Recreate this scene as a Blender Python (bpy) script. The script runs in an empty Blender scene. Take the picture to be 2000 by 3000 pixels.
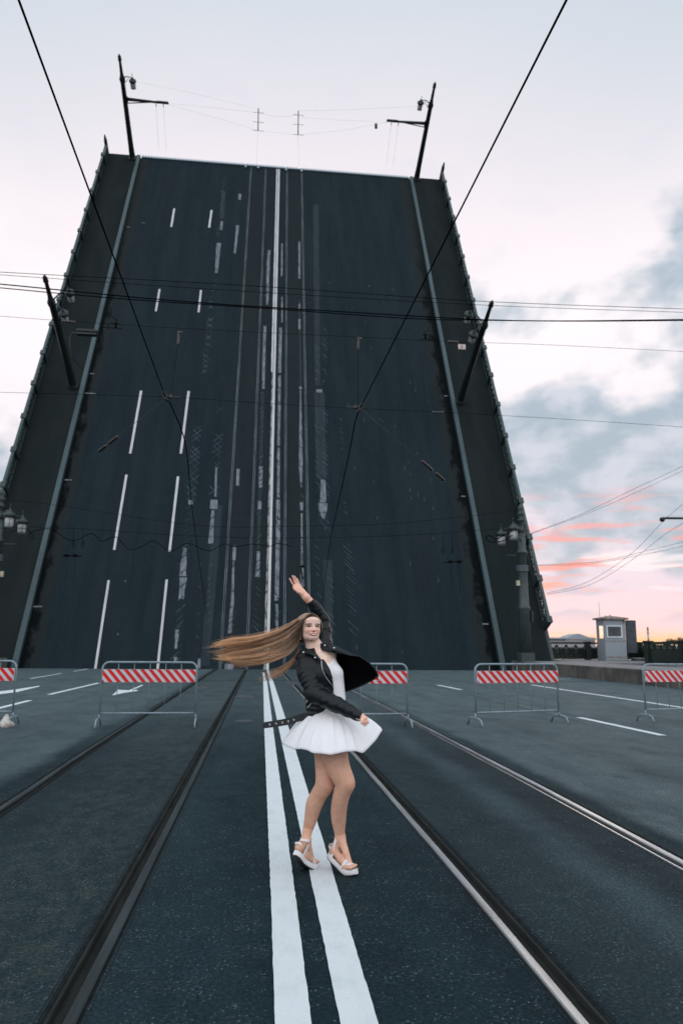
import bpy, bmesh, math, random
import numpy as np
from mathutils import Vector, Matrix
R = math.radians
random.seed(7); rng = np.random.default_rng(7)
S = bpy.context.scene
COL = S.collection

# ---------------------------------------------------------------- camera
F, YAW, PITCH, ROLL = 2120.05, 0.10966, 0.18128, 0.0083928
CO = np.array([-0.40340, 0.0, 1.45886])
_fw = np.array([math.sin(YAW)*math.cos(PITCH), math.cos(YAW)*math.cos(PITCH), math.sin(PITCH)])
_r0 = np.array([math.cos(YAW), -math.sin(YAW), 0.0]); _u0 = np.cross(_r0, _fw)
_rt = _r0*math.cos(ROLL) + _u0*math.sin(ROLL); _up = np.cross(_rt, _fw)
cam = bpy.data.objects.new('camera', bpy.data.cameras.new('camera')); COL.objects.link(cam)
cam.matrix_world = Matrix(((_rt[0], _up[0], -_fw[0], CO[0]), (_rt[1], _up[1], -_fw[1], CO[1]), (_rt[2], _up[2], -_fw[2], CO[2]), (0, 0, 0, 1)))
cam.data.sensor_fit = 'VERTICAL'; cam.data.sensor_height = 36.0; cam.data.lens = F/3000*36
cam.data.clip_start = 0.05; cam.data.clip_end = 6000
cam.data.dof.use_dof = True; cam.data.dof.focus_distance = 4.75; cam.data.dof.aperture_fstop = 3.2
S.camera = cam

# ---------------------------------------------------------------- world: dusk overcast sky, broken and pink toward the low sun
SUN_AZ, SUN_EL = 24.0, 3.0
W = bpy.data.worlds.new('World'); S.world = W; W.use_nodes = True
nt = W.node_tree; nt.nodes.clear()
class NG:
    def __init__(s, t): s.t = t
    def n(s, k, **kw):
        x = s.t.nodes.new(k)
        for a, b in kw.items(): setattr(x, a, b)
        return x
    def put(s, sock, v):
        if isinstance(v, (int, float)): sock.default_value = v
        elif isinstance(v, (tuple, list)): sock.default_value = tuple(v) + ((1,) if len(v) == 3 and sock.type == 'RGBA' else ())
        else: s.t.links.new(v, sock)
    def m(s, op, a, b=0.0, c=0.0, clamp=False):
        x = s.n('ShaderNodeMath', operation=op, use_clamp=clamp)
        s.put(x.inputs[0], a); s.put(x.inputs[1], b); s.put(x.inputs[2], c); return x.outputs[0]
    def ss(s, v, lo, hi):
        x = s.n('ShaderNodeMapRange', interpolation_type='SMOOTHSTEP'); s.put(x.inputs[0], v)
        x.inputs[1].default_value = lo; x.inputs[2].default_value = hi; return x.outputs[0]
    def ramp(s, v, stops, interp='LINEAR'):
        x = s.n('ShaderNodeValToRGB'); s.put(x.inputs[0], v); cr = x.color_ramp; cr.interpolation = interp
        while len(cr.elements) < len(stops): cr.elements.new(0.5)
        for e, (p, c) in zip(cr.elements, stops):
            e.position = p; e.color = tuple(c) + (1,) if len(c) == 3 else c
        return x.outputs[0]
    def mix(s, f, a, b, mode='MIX'):
        x = s.n('ShaderNodeMix', data_type='RGBA', blend_type=mode)
        s.put(x.inputs[0], f); s.put(x.inputs[6], a); s.put(x.inputs[7], b); return x.outputs[2]
    def noise(s, vec, scale, detail=4, rough=.5, dist=0, dims='3D', w=0):
        x = s.n('ShaderNodeTexNoise', noise_dimensions=dims)
        s.put(x.inputs['Vector'], vec); x.inputs['Scale'].default_value = scale; x.inputs['Detail'].default_value = detail
        x.inputs['Roughness'].default_value = rough; x.inputs['Distortion'].default_value = dist
        if dims == '4D': x.inputs['W'].default_value = w
        return x.outputs['Fac']
    def xyz(s, a, b, c):
        x = s.n('ShaderNodeCombineXYZ'); s.put(x.inputs[0], a); s.put(x.inputs[1], b); s.put(x.inputs[2], c); return x.outputs[0]
    def sep(s, v):
        x = s.n('ShaderNodeSeparateXYZ'); s.put(x.inputs[0], v); return x.outputs
    def scale(s, v, sc):
        x = s.n('ShaderNodeVectorMath', operation='MULTIPLY'); s.put(x.inputs[0], v); x.inputs[1].default_value = sc; return x.outputs[0]
g = NG(nt)
def srgb(*c): return tuple(((v/255+.055)/1.055)**2.4 if v > 10 else v/255/12.92 for v in c)
tc = g.n('ShaderNodeTexCoord').outputs['Generated']
dx, dy, dz = g.sep(tc)
az = g.m('MULTIPLY', g.m('ARCTAN2', dx, dy), 57.2958)
el = g.m('MULTIPLY', g.m('ARCSINE', dz), 57.2958)
ae = g.xyz(g.m('MULTIPLY', az, .05), g.m('MULTIPLY', el, .05), 0.0)
base = g.ramp(g.m('DIVIDE', el, 90.0, clamp=True), [(0, srgb(250,208,186)), (.014, srgb(240,210,212)), (.05, srgb(230,213,226)), (.16, srgb(246,236,241)), (.27, srgb(249,242,245)), (.34, srgb(243,234,239)), (.42, srgb(228,223,230)), (.52, srgb(202,211,220)), (1, srgb(176,190,204))])
# the far side of the sky from the sunset is a plain cool grey
away = g.ss(g.m('ABSOLUTE', g.m('SUBTRACT', az, SUN_AZ)), 40, 110)
lowaway = g.m('MULTIPLY', away, g.ss(el, 34, 4))
base = g.mix(lowaway, base, srgb(206, 211, 222))
# cool drift toward upper left and upper right
nz0 = g.noise(ae, 1.1, 3, .5)
cool = g.m('MULTIPLY', g.ss(el, 26, 44), g.ss(g.m('ABSOLUTE', g.m('SUBTRACT', az, 4.0)), 6, 36))
base = g.mix(g.m('MULTIPLY', cool, .65), base, srgb(190, 205, 215))
def gauss(a0, e0, sa, se):
    a = g.m('DIVIDE', g.m('SUBTRACT', az, a0), sa); e = g.m('DIVIDE', g.m('SUBTRACT', el, e0), se)
    return g.m('POWER', 2.718, g.m('MULTIPLY', g.m('ADD', g.m('MULTIPLY', a, a), g.m('MULTIPLY', e, e)), -1.0))
# grey-blue cumulus bank on the right
cl = g.noise(g.xyz(g.m('MULTIPLY', az, .085), g.m('MULTIPLY', el, .13), 3.7), 1.15, 4.2, .50, .12)
bias = g.m('ADD', g.m('MULTIPLY', gauss(27.5, 14.5, 12, 5.8), .36), g.m('MULTIPLY', gauss(35.5, 27.8, 4.6, 3.6), .36))
bias = g.m('ADD', bias, g.m('MULTIPLY', gauss(24, 7.5, 16, 3.5), .24))
bias = g.m('ADD', bias, g.m('MULTIPLY', gauss(-26, 16, 9, 4), .18))
bias = g.m('ADD', bias, g.m('MULTIPLY', gauss(18, 27, 10, 6), .06))
bias = g.m('SUBTRACT', bias, g.m('MULTIPLY', g.ss(el, 31, 37), .3))
cm = g.ss(g.m('ADD', cl, bias), .585, .735)
cn = g.noise(g.xyz(g.m('MULTIPLY', az, .12), g.m('MULTIPLY', el, .2), 9.1), 2.2, 5, .55, .2)
ccol = g.mix(g.ss(cn, .35, .7), srgb(158, 177, 191), srgb(200, 206, 218))
sky = g.mix(g.m('MULTIPLY', cm, .92), base, ccol)
# thin high veil
vl = g.noise(g.xyz(g.m('MULTIPLY', az, .04), g.m('MULTIPLY', el, .1), 5.0), 3, 4, .5, .3)
sky = g.mix(g.m('MULTIPLY', g.ss(vl, .48, .72), .16), sky, srgb(205, 208, 222))
lc = g.noise(g.xyz(g.m('MULTIPLY', az, .07), g.m('MULTIPLY', el, .30), 14.2), 2.0, 5, .55, .3)
lm = g.m('MULTIPLY', g.ss(lc, .50, .64), g.m('MULTIPLY', g.ss(el, .8, 3.0), g.ss(el, 12, 8)))
sky = g.mix(g.m('MULTIPLY', lm, .8), sky, srgb(198, 196, 214))
# pink undersides, stretched along the horizon
near = g.ss(g.m('ABSOLUTE', g.m('SUBTRACT', az, 29.0)), 46, 14)
pk = g.noise(g.xyz(g.m('MULTIPLY', az, .06), g.m('MULTIPLY', el, .42), 1.3), 2.6, 5, .55, .5)
pm = g.m('MULTIPLY', g.ss(pk, .51, .63), g.m('MULTIPLY', g.ss(el, 1.5, 4.5), g.ss(el, 13.0, 8.5)))
pm = g.m('MULTIPLY', pm, near)
pcol = g.ramp(g.m('DIVIDE', el, 14.0, clamp=True), [(0, srgb(255, 176, 96)), (.22, srgb(255, 178, 150)), (.45, srgb(250, 158, 150)), (.8, srgb(246, 176, 176)), (1, srgb(240, 198, 200))])
sky = g.mix(g.m('MULTIPLY', pm, .78), sky, pcol)
# pale lilac gaps
wk = g.noise(g.xyz(g.m('MULTIPLY', az, .05), g.m('MULTIPLY', el, .36), 8.3), 2.3, 4, .5, .4)
wm = g.m('MULTIPLY', g.ss(wk, .55, .66), g.m('MULTIPLY', g.ss(el, 2, 4), g.ss(el, 9, 6)))
sky = g.mix(g.m('MULTIPLY', wm, .8), sky, srgb(246, 236, 238))
# orange band right at the horizon beneath the sun
ob = g.m('MULTIPLY', g.ss(el, 1.6, .1), g.ss(g.m('ABSOLUTE', g.m('SUBTRACT', az, 24.0)), 22, 4))
on = g.ss(g.noise(g.xyz(g.m('MULTIPLY', az, .09), g.m('MULTIPLY', el, .9), 2.2), 3.0, 3), .42, .62)
sky = g.mix(g.m('MULTIPLY', ob, g.m('ADD', .2, g.m('MULTIPLY', on, .6))), sky, srgb(255, 192, 120))
nish = g.n('ShaderNodeTexSky', sky_type='NISHITA'); nish.sun_disc = False
nish.sun_elevation = R(SUN_EL); nish.sun_rotation = R(SUN_AZ); nish.altitude = 10
below = g.ss(el, -1.5, -.2)
sky = g.mix(below, srgb(120, 132, 144), sky)
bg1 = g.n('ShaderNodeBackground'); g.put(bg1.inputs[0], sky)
# unseen sky overhead and behind the camera, made brighter to light the woman
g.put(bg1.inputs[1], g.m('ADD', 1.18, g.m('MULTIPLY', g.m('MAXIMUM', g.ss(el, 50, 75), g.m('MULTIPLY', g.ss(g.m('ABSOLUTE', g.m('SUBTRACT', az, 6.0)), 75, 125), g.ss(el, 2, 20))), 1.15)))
bg2 = g.n('ShaderNodeBackground'); g.put(bg2.inputs[0], nish.outputs[0]); bg2.inputs[1].default_value = 0.05
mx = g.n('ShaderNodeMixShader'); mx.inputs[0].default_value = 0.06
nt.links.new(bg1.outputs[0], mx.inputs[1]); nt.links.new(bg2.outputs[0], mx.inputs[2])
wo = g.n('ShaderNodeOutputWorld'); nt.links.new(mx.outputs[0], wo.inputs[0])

sl = bpy.data.lights.new('sun', 'SUN'); sl.energy = 0.35; sl.angle = R(12); sl.color = (1.0, .74, .55)
so = bpy.data.objects.new('sun', sl); COL.objects.link(so)
_sd = Vector((math.sin(R(SUN_AZ))*math.cos(R(SUN_EL)), math.cos(R(SUN_AZ))*math.cos(R(SUN_EL)), math.sin(R(SUN_EL))))
so.rotation_euler = _sd.to_track_quat('Z', 'Y').to_euler()
S.view_settings.view_transform = 'Standard'; S.view_settings.look = 'None'
S.view_settings.exposure = 0.0; S.view_settings.gamma = 1.0

# ---------------------------------------------------------------- placing: photo pixel -> point on a plane of the real place
HD, AL = 43.64, 1.11274            # hinge distance, slope of the raised leaf
def v3(*a): return np.array(a, float)
def ray(x, y): return _rt*(x-1000)/F - _up*(y-1500)/F + _fw
def plane(x, y, q, n):
    d = ray(x, y); return CO + d*(np.dot(v3(*q)-CO, n)/np.dot(d, n))
def gr(x, y, z=0.0): return plane(x, y, (0, 0, z), v3(0, 0, 1))
def vp(x, y, Y): return plane(x, y, (0, Y, 0), v3(0, 1, 0))
def dk(x, y, n=0.0):               # -> (X, s) on the leaf (n above its surface)
    nn = v3(0, -math.sin(AL), math.cos(AL)); P = plane(x, y, v3(0, HD, 0)+nn*n, nn)
    q = P - v3(0, HD, 0); return P[0], q[1]*math.cos(AL) + q[2]*math.sin(AL)
def dkw(X, s, n=0.0): return v3(X, HD + s*math.cos(AL) - n*math.sin(AL), s*math.sin(AL) + n*math.cos(AL))

# ---------------------------------------------------------------- mesh helpers
class MB:
    def __init__(s): s.v = []; s.f = []; s.m = []; s.smooth = []
    def add(s, vs, fs, mi=0, sm=False):
        b = len(s.v); s.v += [tuple(map(float, q)) for q in vs]
        for f in fs: s.f.append(tuple(b+i for i in f)); s.m.append(mi); s.smooth.append(sm)
        return s
    def box(s, c, sz, mi=0, M=None, taper=1.0):
        x, y, z = sz[0]/2, sz[1]/2, sz[2]/2
        vs = [(i*x*(taper if k > 0 else 1), j*y*(taper if k > 0 else 1), k*z) for k in (-1, 1) for j in (-1, 1) for i in (-1, 1)]
        if M is not None: vs = [tuple(M @ Vector(q)) for q in vs]
        vs = [(q[0]+c[0], q[1]+c[1], q[2]+c[2]) for q in vs]
        return s.add(vs, [(0, 2, 3, 1), (4, 5, 7, 6), (0, 1, 5, 4), (2, 6, 7, 3), (0, 4, 6, 2), (1, 3, 7, 5)], mi)
    def tube(s, pts, r, n=8, mi=0, cap=True, closed=False, sm=True):
        P = [np.array(p, float) for p in pts]; N = len(P)
        rs = r if isinstance(r, (list, tuple, np.ndarray)) else [r]*N
        T = []
        for i in range(N):
            a = P[(i-1) % N] if (closed or i > 0) else P[i]; b = P[(i+1) % N] if (closed or i < N-1) else P[i]
            t = b-a; T.append(t/(np.linalg.norm(t)+1e-12))
        u = np.cross(T[0], v3(0, 0, 1)); 
        if np.linalg.norm(u) < .05: u = np.cross(T[0], v3(1, 0, 0))
        u /= np.linalg.norm(u); vs = []
        for i in range(N):
            u = u - T[i]*np.dot(u, T[i]); u /= np.linalg.norm(u)+1e-12; w = np.cross(T[i], u)
            for k in range(n):
                a = 2*math.pi*(k+.5)/n; vs.append(P[i] + rs[i]*(u*math.cos(a)+w*math.sin(a)))
        fs = []
        for i in range(N if closed else N-1):
            for k in range(n):
                a = i*n+k; b = i*n+(k+1) % n; j = (i+1) % N
                fs.append((a, b, j*n+(k+1) % n, j*n+k))
        if cap and not closed: fs += [tuple(range(n))[::-1], tuple(range((N-1)*n, N*n))]
        return s.add(vs, fs, mi, sm)
    def lathe(s, prof, n=16, mi=0, c=(0, 0, 0), sm=True, M=None):
        vs = []
        for r, z in prof:
            for k in range(n):
                a = 2*math.pi*k/n; vs.append((r*math.cos(a), r*math.sin(a), z))
        fs = [(i*n+k, i*n+(k+1) % n, (i+1)*n+(k+1) % n, (i+1)*n+k) for i in range(len(prof)-1) for k in range(n)]
        fs += [tuple(range(n))[::-1], tuple(range((len(prof)-1)*n, len(prof)*n))]
        if M is not None: vs = [tuple(M @ Vector(q)) for q in vs]
        vs = [(q[0]+c[0], q[1]+c[1], q[2]+c[2]) for q in vs]
        return s.add(vs, fs, mi, sm)
    def prism(s, poly, z0, z1, mi=0):      # polygon in XY extruded
        n = len(poly); vs = [(x, y, z0) for x, y in poly]+[(x, y, z1) for x, y in poly]
        return s.add(vs, [tuple(range(n))[::-1], tuple(range(n, 2*n))]+[(i, (i+1) % n, n+(i+1) % n, n+i) for i in range(n)], mi)
    def grid(s, P, mi=0, sm=True):          # P[i][j]
        a, b = len(P), len(P[0]); vs = [q for row in P for q in row]
        return s.add(vs, [(i*b+j, i*b+j+1, (i+1)*b+j+1, (i+1)*b+j) for i in range(a-1) for j in range(b-1)], mi, sm)
    def obj(s, name, mats, parent=None, bevel=0, fixn=True):
        me = bpy.data.meshes.new(name); me.from_pydata(s.v, [], s.f)
        for m in (mats if isinstance(mats, (list, tuple)) else [mats]): me.materials.append(m)
        me.polygons.foreach_set('material_index', s.m); me.polygons.foreach_set('use_smooth', s.smooth)
        if fixn:
            bm = bmesh.new(); bm.from_mesh(me); bmesh.ops.recalc_face_normals(bm, faces=bm.faces); bm.to_mesh(me); bm.free()
        o = bpy.data.objects.new(name, me); COL.objects.link(o)
        if parent is not None: o.parent = parent
        if bevel:
            b = o.modifiers.new('bevel', 'BEVEL'); b.width = bevel; b.segments = 2; b.limit_method = 'ANGLE'
        return o
def tag(o, label=None, cat=None, group=None, kind=None):
    if label: o['label'] = label
    if cat: o['category'] = cat
    if group: o['group'] = group
    if kind: o['kind'] = kind
    return o
def empty(name, loc=(0, 0, 0), rot=(0, 0, 0)):
    o = bpy.data.objects.new(name, None); COL.objects.link(o); o.location = tuple(map(float, loc)); o.rotation_euler = rot; o.empty_display_size = .2
    return o
def copy_tree(o, parent=None):
    c = o.copy(); COL.objects.link(c)
    if parent is not None:
        c.parent = parent; c.matrix_parent_inverse = o.matrix_parent_inverse.copy()
    for ch in [q for q in bpy.data.objects if q.parent == o]: copy_tree(ch, c)
    return c

# ---------------------------------------------------------------- materials
def pmat(name, col, rough=.6, metal=0.0, col2=None, nscale=8, namt=1.0, bump=0.0, bscale=40, spec=.5, stretch=(1, 1, 1), coat=0, lohi=(.35, .65), rough2=None):
    m = bpy.data.materials.new(name); m.use_nodes = True; q = NG(m.node_tree); b = m.node_tree.nodes['Principled BSDF']
    o = q.n('ShaderNodeTexCoord').outputs['Object']; o = q.scale(o, stretch)
    n = q.noise(o, nscale, 5, .6)
    c = q.mix(q.m('MULTIPLY', q.ss(n, *lohi), namt), col, col2 if col2 else tuple(v*.72 for v in col))
    q.put(b.inputs['Base Color'], c); b.inputs['Roughness'].default_value = rough; b.inputs['Metallic'].default_value = metal
    b.inputs['Specular IOR Level'].default_value = spec
    if coat: b.inputs['Coat Weight'].default_value = coat
    if rough2 is not None: q.put(b.inputs['Roughness'], q.m('ADD', rough, q.m('MULTIPLY', q.ss(n, *lohi), rough2-rough)))
    if bump:
        bp = q.n('ShaderNodeBump'); bp.inputs['Strength'].default_value = bump; bp.inputs['Distance'].default_value = .01
        q.put(bp.inputs['Height'], q.noise(o, bscale, 4, .6)); q.put(b.inputs['Normal'], bp.outputs[0])
    return m
def asphalt(name, dark, light, brown, speck=1.0, zones=None, rough=.62, spec=.2, vs=48):
    m = bpy.data.materials.new(name); m.use_nodes = True; q = NG(m.node_tree); b = m.node_tree.nodes['Principled BSDF']
    o = q.n('ShaderNodeTexCoord').outputs['Object']; X, Y, Z = q.sep(o)
    big = q.noise(q.scale(o, (1, .12, 1)), .9, 4, .55)
    med = q.noise(o, 3.2, 5, .6); fine = q.noise(o, 130, 3, .7)
    c = q.mix(q.ss(big, .35, .68), dark, light)
    c = q.mix(q.m('MULTIPLY', q.ss(med, .48, .7), .45), c, brown)
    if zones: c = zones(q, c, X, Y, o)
    patch = q.noise(o, 5.5, 4, .65)
    wide = q.noise(q.scale(o, (1, .45, 1)), 1.7, 5, .68)
    c = q.mix(q.m('MULTIPLY', q.ss(wide, .44, .66), .5*speck), c, q.mix(1.0, c, (.58, .62, .66), 'MULTIPLY'))
    c = q.mix(q.m('MULTIPLY', q.ss(wide, .44, .30), .45*speck), c, q.mix(1.0, c, (1.5, 1.38, 1.3), 'MULTIPLY'))
    grain = q.noise(o, vs, 4, .75)
    c = q.mix(q.m('MULTIPLY', q.ss(grain, .52, .38), .75), c, q.mix(1.0, c, (.34, .42, .48), 'MULTIPLY'))
    gl = q.m('MULTIPLY', q.ss(grain, .52, .66), q.m('ADD', .35, q.m('MULTIPLY', q.ss(patch, .38, .62), .65)))
    c = q.mix(q.m('MULTIPLY', gl, .42*speck), c, q.mix(1.0, c, (3.4, 2.7, 2.4), 'MULTIPLY'))
    vo = q.n('ShaderNodeTexVoronoi'); q.put(vo.inputs['Vector'], o); vo.inputs['Scale'].default_value = 66
    vc = q.sep(vo.outputs['Color'])
    sp = q.m('MULTIPLY', q.ss(vo.outputs['Distance'], .46, .22), q.m('GREATER_THAN', vc[0], .45))
    sp = q.m('MULTIPLY', sp, q.m('MULTIPLY', vc[1], vc[1]))
    c = q.mix(q.m('MULTIPLY', q.m('MULTIPLY', sp, q.ss(patch, .36, .6)), .55*speck), c, (.15, .19, .205))
    q.put(b.inputs['Base Color'], c)
    q.put(b.inputs['Roughness'], q.m('ADD', rough-.1, q.m('MULTIPLY', med, .25))); b.inputs['Specular IOR Level'].default_value = spec
    h = q.m('ADD', q.m('MULTIPLY', fine, .5), q.m('MULTIPLY', sp, .7))
    bp = q.n('ShaderNodeBump'); bp.inputs['Strength'].default_value = .55; bp.inputs['Distance'].default_value = .004
    q.put(bp.inputs['Height'], h); q.put(b.inputs['Normal'], bp.outputs[0])
    return m
def band(q, v, a, b, soft): return q.m('MULTIPLY', q.ss(v, a-soft, a+soft), q.ss(v, b+soft, b-soft))
def road_zones(q, c, X, Y, o):
    wob = q.m('MULTIPLY', q.m('SUBTRACT', q.noise(q.scale(o, (.6, .6, 1)), 1.4, 4), .5), .35)
    Xw = q.m('ADD', X, wob)
    mot = q.noise(q.scale(o, (1, .55, 1)), 9, 5, .7); cl_ = q.ss(mot, .38, .64)
    # each strip between rails was laid at another time: own tone and wear
    left = band(q, Xw, -2.72, -1.02, .12)
    c = q.mix(q.m('MULTIPLY', left, .55), c, (.014, .0275, .031))
    c = q.mix(q.m('MULTIPLY', q.m('MULTIPLY', band(q, Xw, -2.15, -1.15, .2), cl_), .75), c, (.033, .045, .044))
    right = band(q, Xw, 1.05, 2.7, .1)
    c = q.mix(q.m('MULTIPLY', right, .5), c, (.021, .0345, .037))
    c = q.mix(q.m('MULTIPLY', band(q, Xw, 1.72, 2.02, .2), .55), c, (.052, .080, .092))
    c = q.mix(q.m('MULTIPLY', band(q, Xw, 2.15, 2.55, .15), .35), c, (.014, .022, .027))
    outR, outL = q.ss(Xw, 2.75, 3.0), q.ss(Xw, -2.9, -3.2); out = q.m('MAXIMUM', outR, outL)
    c = q.mix(q.m('MULTIPLY', outR, .8), c, (.082, .112, .118)); c = q.mix(q.m('MULTIPLY', outL, .75), c, (.068, .098, .104))
    c = q.mix(q.m('MULTIPLY', q.m('MULTIPLY', out, q.ss(mot, .45, .7)), .35), c, (.082, .114, .116))
    tyre = q.m('MAXIMUM', band(q, q.m('ABSOLUTE', Xw), 4.1, 4.5, .3), band(q, q.m('ABSOLUTE', Xw), 7.6, 8.1, .3))
    c = q.mix(q.m('MULTIPLY', tyre, .3), c, (.030, .040, .045))
    oil = q.noise(q.scale(o, (1, .6, 1)), 1.1, 3, .5); c = q.mix(q.m('MULTIPLY', q.ss(oil, .60, .72), .35), c, (.010, .016, .020))
    c = q.mix(q.m('MULTIPLY', q.ss(Y, 8, 20), .45), c, (.094, .128, .134))  # road paler with distance: grazing sky reflection put into the colour
    return c
def leaf_zones(q, c, X, Y, o):
    st = q.noise(q.scale(o, (2.2, .03, 1)), 1.6, 5, .6)
    c = q.mix(q.m('MULTIPLY', q.ss(st, .45, .65), .55), c, (.0210, .0262, .0272))
    aX = q.m('ABSOLUTE', X)
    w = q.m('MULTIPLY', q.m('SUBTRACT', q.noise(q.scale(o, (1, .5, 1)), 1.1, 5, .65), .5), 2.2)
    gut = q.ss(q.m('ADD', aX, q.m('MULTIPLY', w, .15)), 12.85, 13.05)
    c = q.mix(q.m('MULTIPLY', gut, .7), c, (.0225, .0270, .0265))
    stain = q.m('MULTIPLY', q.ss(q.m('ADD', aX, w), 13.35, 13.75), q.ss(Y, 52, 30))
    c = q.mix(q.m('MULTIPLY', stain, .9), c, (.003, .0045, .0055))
    for a, b_, f in ((-2.35, -1.5, .5), (1.35, 2.3, .5), (-.85, -.35, .4)):
        c = q.mix(q.m('MULTIPLY', band(q, X, a, b_, .12), f), c, (.0215, .0262, .0268))
    return c
M = {}
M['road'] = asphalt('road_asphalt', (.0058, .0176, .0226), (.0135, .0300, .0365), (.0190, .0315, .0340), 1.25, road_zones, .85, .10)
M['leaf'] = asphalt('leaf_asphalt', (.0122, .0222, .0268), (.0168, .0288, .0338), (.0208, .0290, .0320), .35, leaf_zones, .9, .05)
M['walk'] = pmat('leaf_pavement', (.0186, .0238, .0244), .95, 0, (.0142, .0200, .0208), .8, 1, .3, 60, .02, (1, .2, 1))
M['pave'] = pmat('pavement_asphalt', (.19, .185, .185), .85, 0, (.13, .13, .13), 1.6, 1, .4, 60)
M['granite'] = pmat('kerb_granite', (.125, .115, .100), .8, 0, (.062, .060, .054), 1.4, 1, .5, 50, .4)
M['white'] = pmat('road_paint', (.60, .645, .655), .8, 0, (.50, .55, .56), 9, .7, .5, 120, .15, (1, .5, 1), lohi=(.42, .78))
M['oldwhite'] = pmat('worn_paint', (.30, .30, .28), .7, 0, (.05, .06, .065), 6, 1, .3, 90, .3, (1, .3, 1), lohi=(.45, .6))
M['leafwhite'] = pmat('leaf_paint', (.52, .53, .52), .7, 0, (.40, .41, .40), 3, .7, .2, 40, .3, (1, .2, 1))
M['ground_patch'] = pmat('milled_concrete', (.205, .22, .24), .9, 0, (.075, .092, .108), 3, .9, .3, 40, .3, (2, .4, 1))
M['scratch'] = pmat('scratch_marks', (.105, .14, .165), .8, 0, (.055, .08, .10), 2.5, 1, 0, 40, .3)
M['teal'] = pmat('teal_paint', (.030, .062, .070), .5, 0, (.018, .040, .046), 1.2, 1, .15, 30, .5, (1, .3, 1))
M['iron'] = pmat('cast_iron', (.016, .030, .029), .5, .1, (.03, .05, .048), 5, .7, .3, 60)
M['darkiron'] = pmat('dark_iron', (.010, .016, .016), .5, .2, (.02, .03, .028), 5, .6, .2, 60)
M['railtop'] = pmat('teal_handrail', (.028, .062, .064), .4, .1, (.03, .06, .06), 3, .8, .2, 60)
M['steel'] = pmat('polished_steel', (.66, .72, .75), .42, 1.0, (.30, .28, .26), 9, .7, .15, 120, stretch=(1, .08, 1))
M['dullsteel'] = pmat('dull_steel', (.034, .048, .052), .6, .1, (.012, .020, .022), 9, .8, .2, 120, .2, stretch=(1, .08, 1))
M['rust'] = pmat('rail_groove', (.026, .028, .026), .85, .0, (.014, .017, .016), 14, 1, .5, 120, .08, stretch=(1, .15, 1))
M['tar'] = pmat('joint_tar', (.010, .014, .0155), .85, 0, (.018, .023, .025), 12, 1, .5, 90, .05)
M['galv'] = pmat('galvanised_tube', (.25, .32, .35), .5, .3, (.17, .22, .25), 14, .8, .1, 80)
M['red'] = pmat('red_stripe', (.64, .003, .002), .6, 0, (.36, .012, .010), 7, .7, 0, lohi=(.48, .75))
M['board'] = pmat('white_board', (.54, .56, .58), .6, 0, (.36, .38, .39), 7, .7, 0, lohi=(.48, .75))
M['wire'] = pmat('wire', (.005, .006, .007), .9, 0, spec=.0)
M['bthwall'] = pmat('booth_metal', (.25, .29, .315), .6, .0, (.24, .28, .30), 3, .9, .1, 30)
M['bthrust'] = pmat('booth_rust', (.16, .085, .045), .8, 0, (.30, .30, .29), 7, 1, .2, 40, lohi=(.45, .6))
M['frame'] = pmat('window_frame', (.75, .78, .80), .5)
M['dark'] = pmat('dark_panel', (.03, .045, .05), .6, 0, (.045, .06, .065), 3)
M['conc'] = pmat('grey_concrete', (.22, .22, .21), .8, 0, (.15, .15, .15), .5)
M['water'] = pmat('river_water', (.02, .035, .04), .12, 0, (.03, .045, .05), .05, 1, .6, 1.2)
M['insul'] = pmat('insulator_brown', (.028, .018, .014), .35, 0)
M['bag'] = pmat('white_rag', (.55, .53, .50), .8, 0, (.30, .26, .23), 9, 1, .5, 30)
def glassm(name, col=(1, 1, 1), rough=.05, alpha=.25):
    m = bpy.data.materials.new(name); m.use_nodes = True; t = m.node_tree; t.nodes.clear(); q = NG(t)
    gl = q.n('ShaderNodeBsdfGlossy'); gl.inputs['Roughness'].default_value = rough; gl.inputs['Color'].default_value = (.9, .95, 1, 1)
    tr = q.n('ShaderNodeBsdfTransparent'); tr.inputs[0].default_value = tuple(col)+(1,)
    mx = q.n('ShaderNodeMixShader'); lw = q.n('ShaderNodeLayerWeight'); lw.inputs[0].default_value = .3
    q.put(mx.inputs[0], q.m('ADD', alpha, q.m('MULTIPLY', lw.outputs['Fresnel'], .5), clamp=True))
    t.links.new(tr.outputs[0], mx.inputs[1]); t.links.new(gl.outputs[0], mx.inputs[2])
    t.links.new(mx.outputs[0], q.n('ShaderNodeOutputMaterial').inputs[0]); return m
M['glass'] = glassm('window_glass', (.88, .86, .82), .04, .03)
def milk():
    m = pmat('lantern_glass', (.46, .48, .49), .35, 0, (.36, .38, .39), 6); b = m.node_tree.nodes['Principled BSDF']
    b.inputs['Transmission Weight'].default_value = .15; b.inputs['Alpha'].default_value = .82; return m
M['milk'] = milk()

# ---------------------------------------------------------------- the setting: road, pavements, river
KL, KR, KH = -14.3, 14.65, .58
RX = {}   # rail centre X as (Y, X) tables, traced where the rails really wander a little
def track(pts): 
    q = sorted(((gr(x, y)[1], gr(x, y)[0]) for x, y in pts)); return [a for a, _ in q], [b for _, b in q]
RAILS = [('left', track([(634, 1960), (259, 2200), (6, 2375)]), -1), ('right', track([(722, 1961), (596, 2200), (172, 3000)]), 1),
         ('left', track([(823, 1966), (1040, 2203), (1412, 2620), (1738, 3000)]), -1), ('right', track([(906, 1960), (1179, 2098), (1560, 2297), (1998, 2533)]), 1)]
def rx(tb, Y): return float(np.interp(Y, tb[0], tb[1]))
YS = [-14, -6, 0, 1.5, 2.5, 3, 4, 5, 6.5, 8, 10, 12.5, 16, 20, 26, 32, 38, HD-.25]
def rail_x(k, Y):
    tb = RAILS[k][1]
    if Y < tb[0][0]:
        return tb[1][0]
    return rx(tb, Y)
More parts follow.
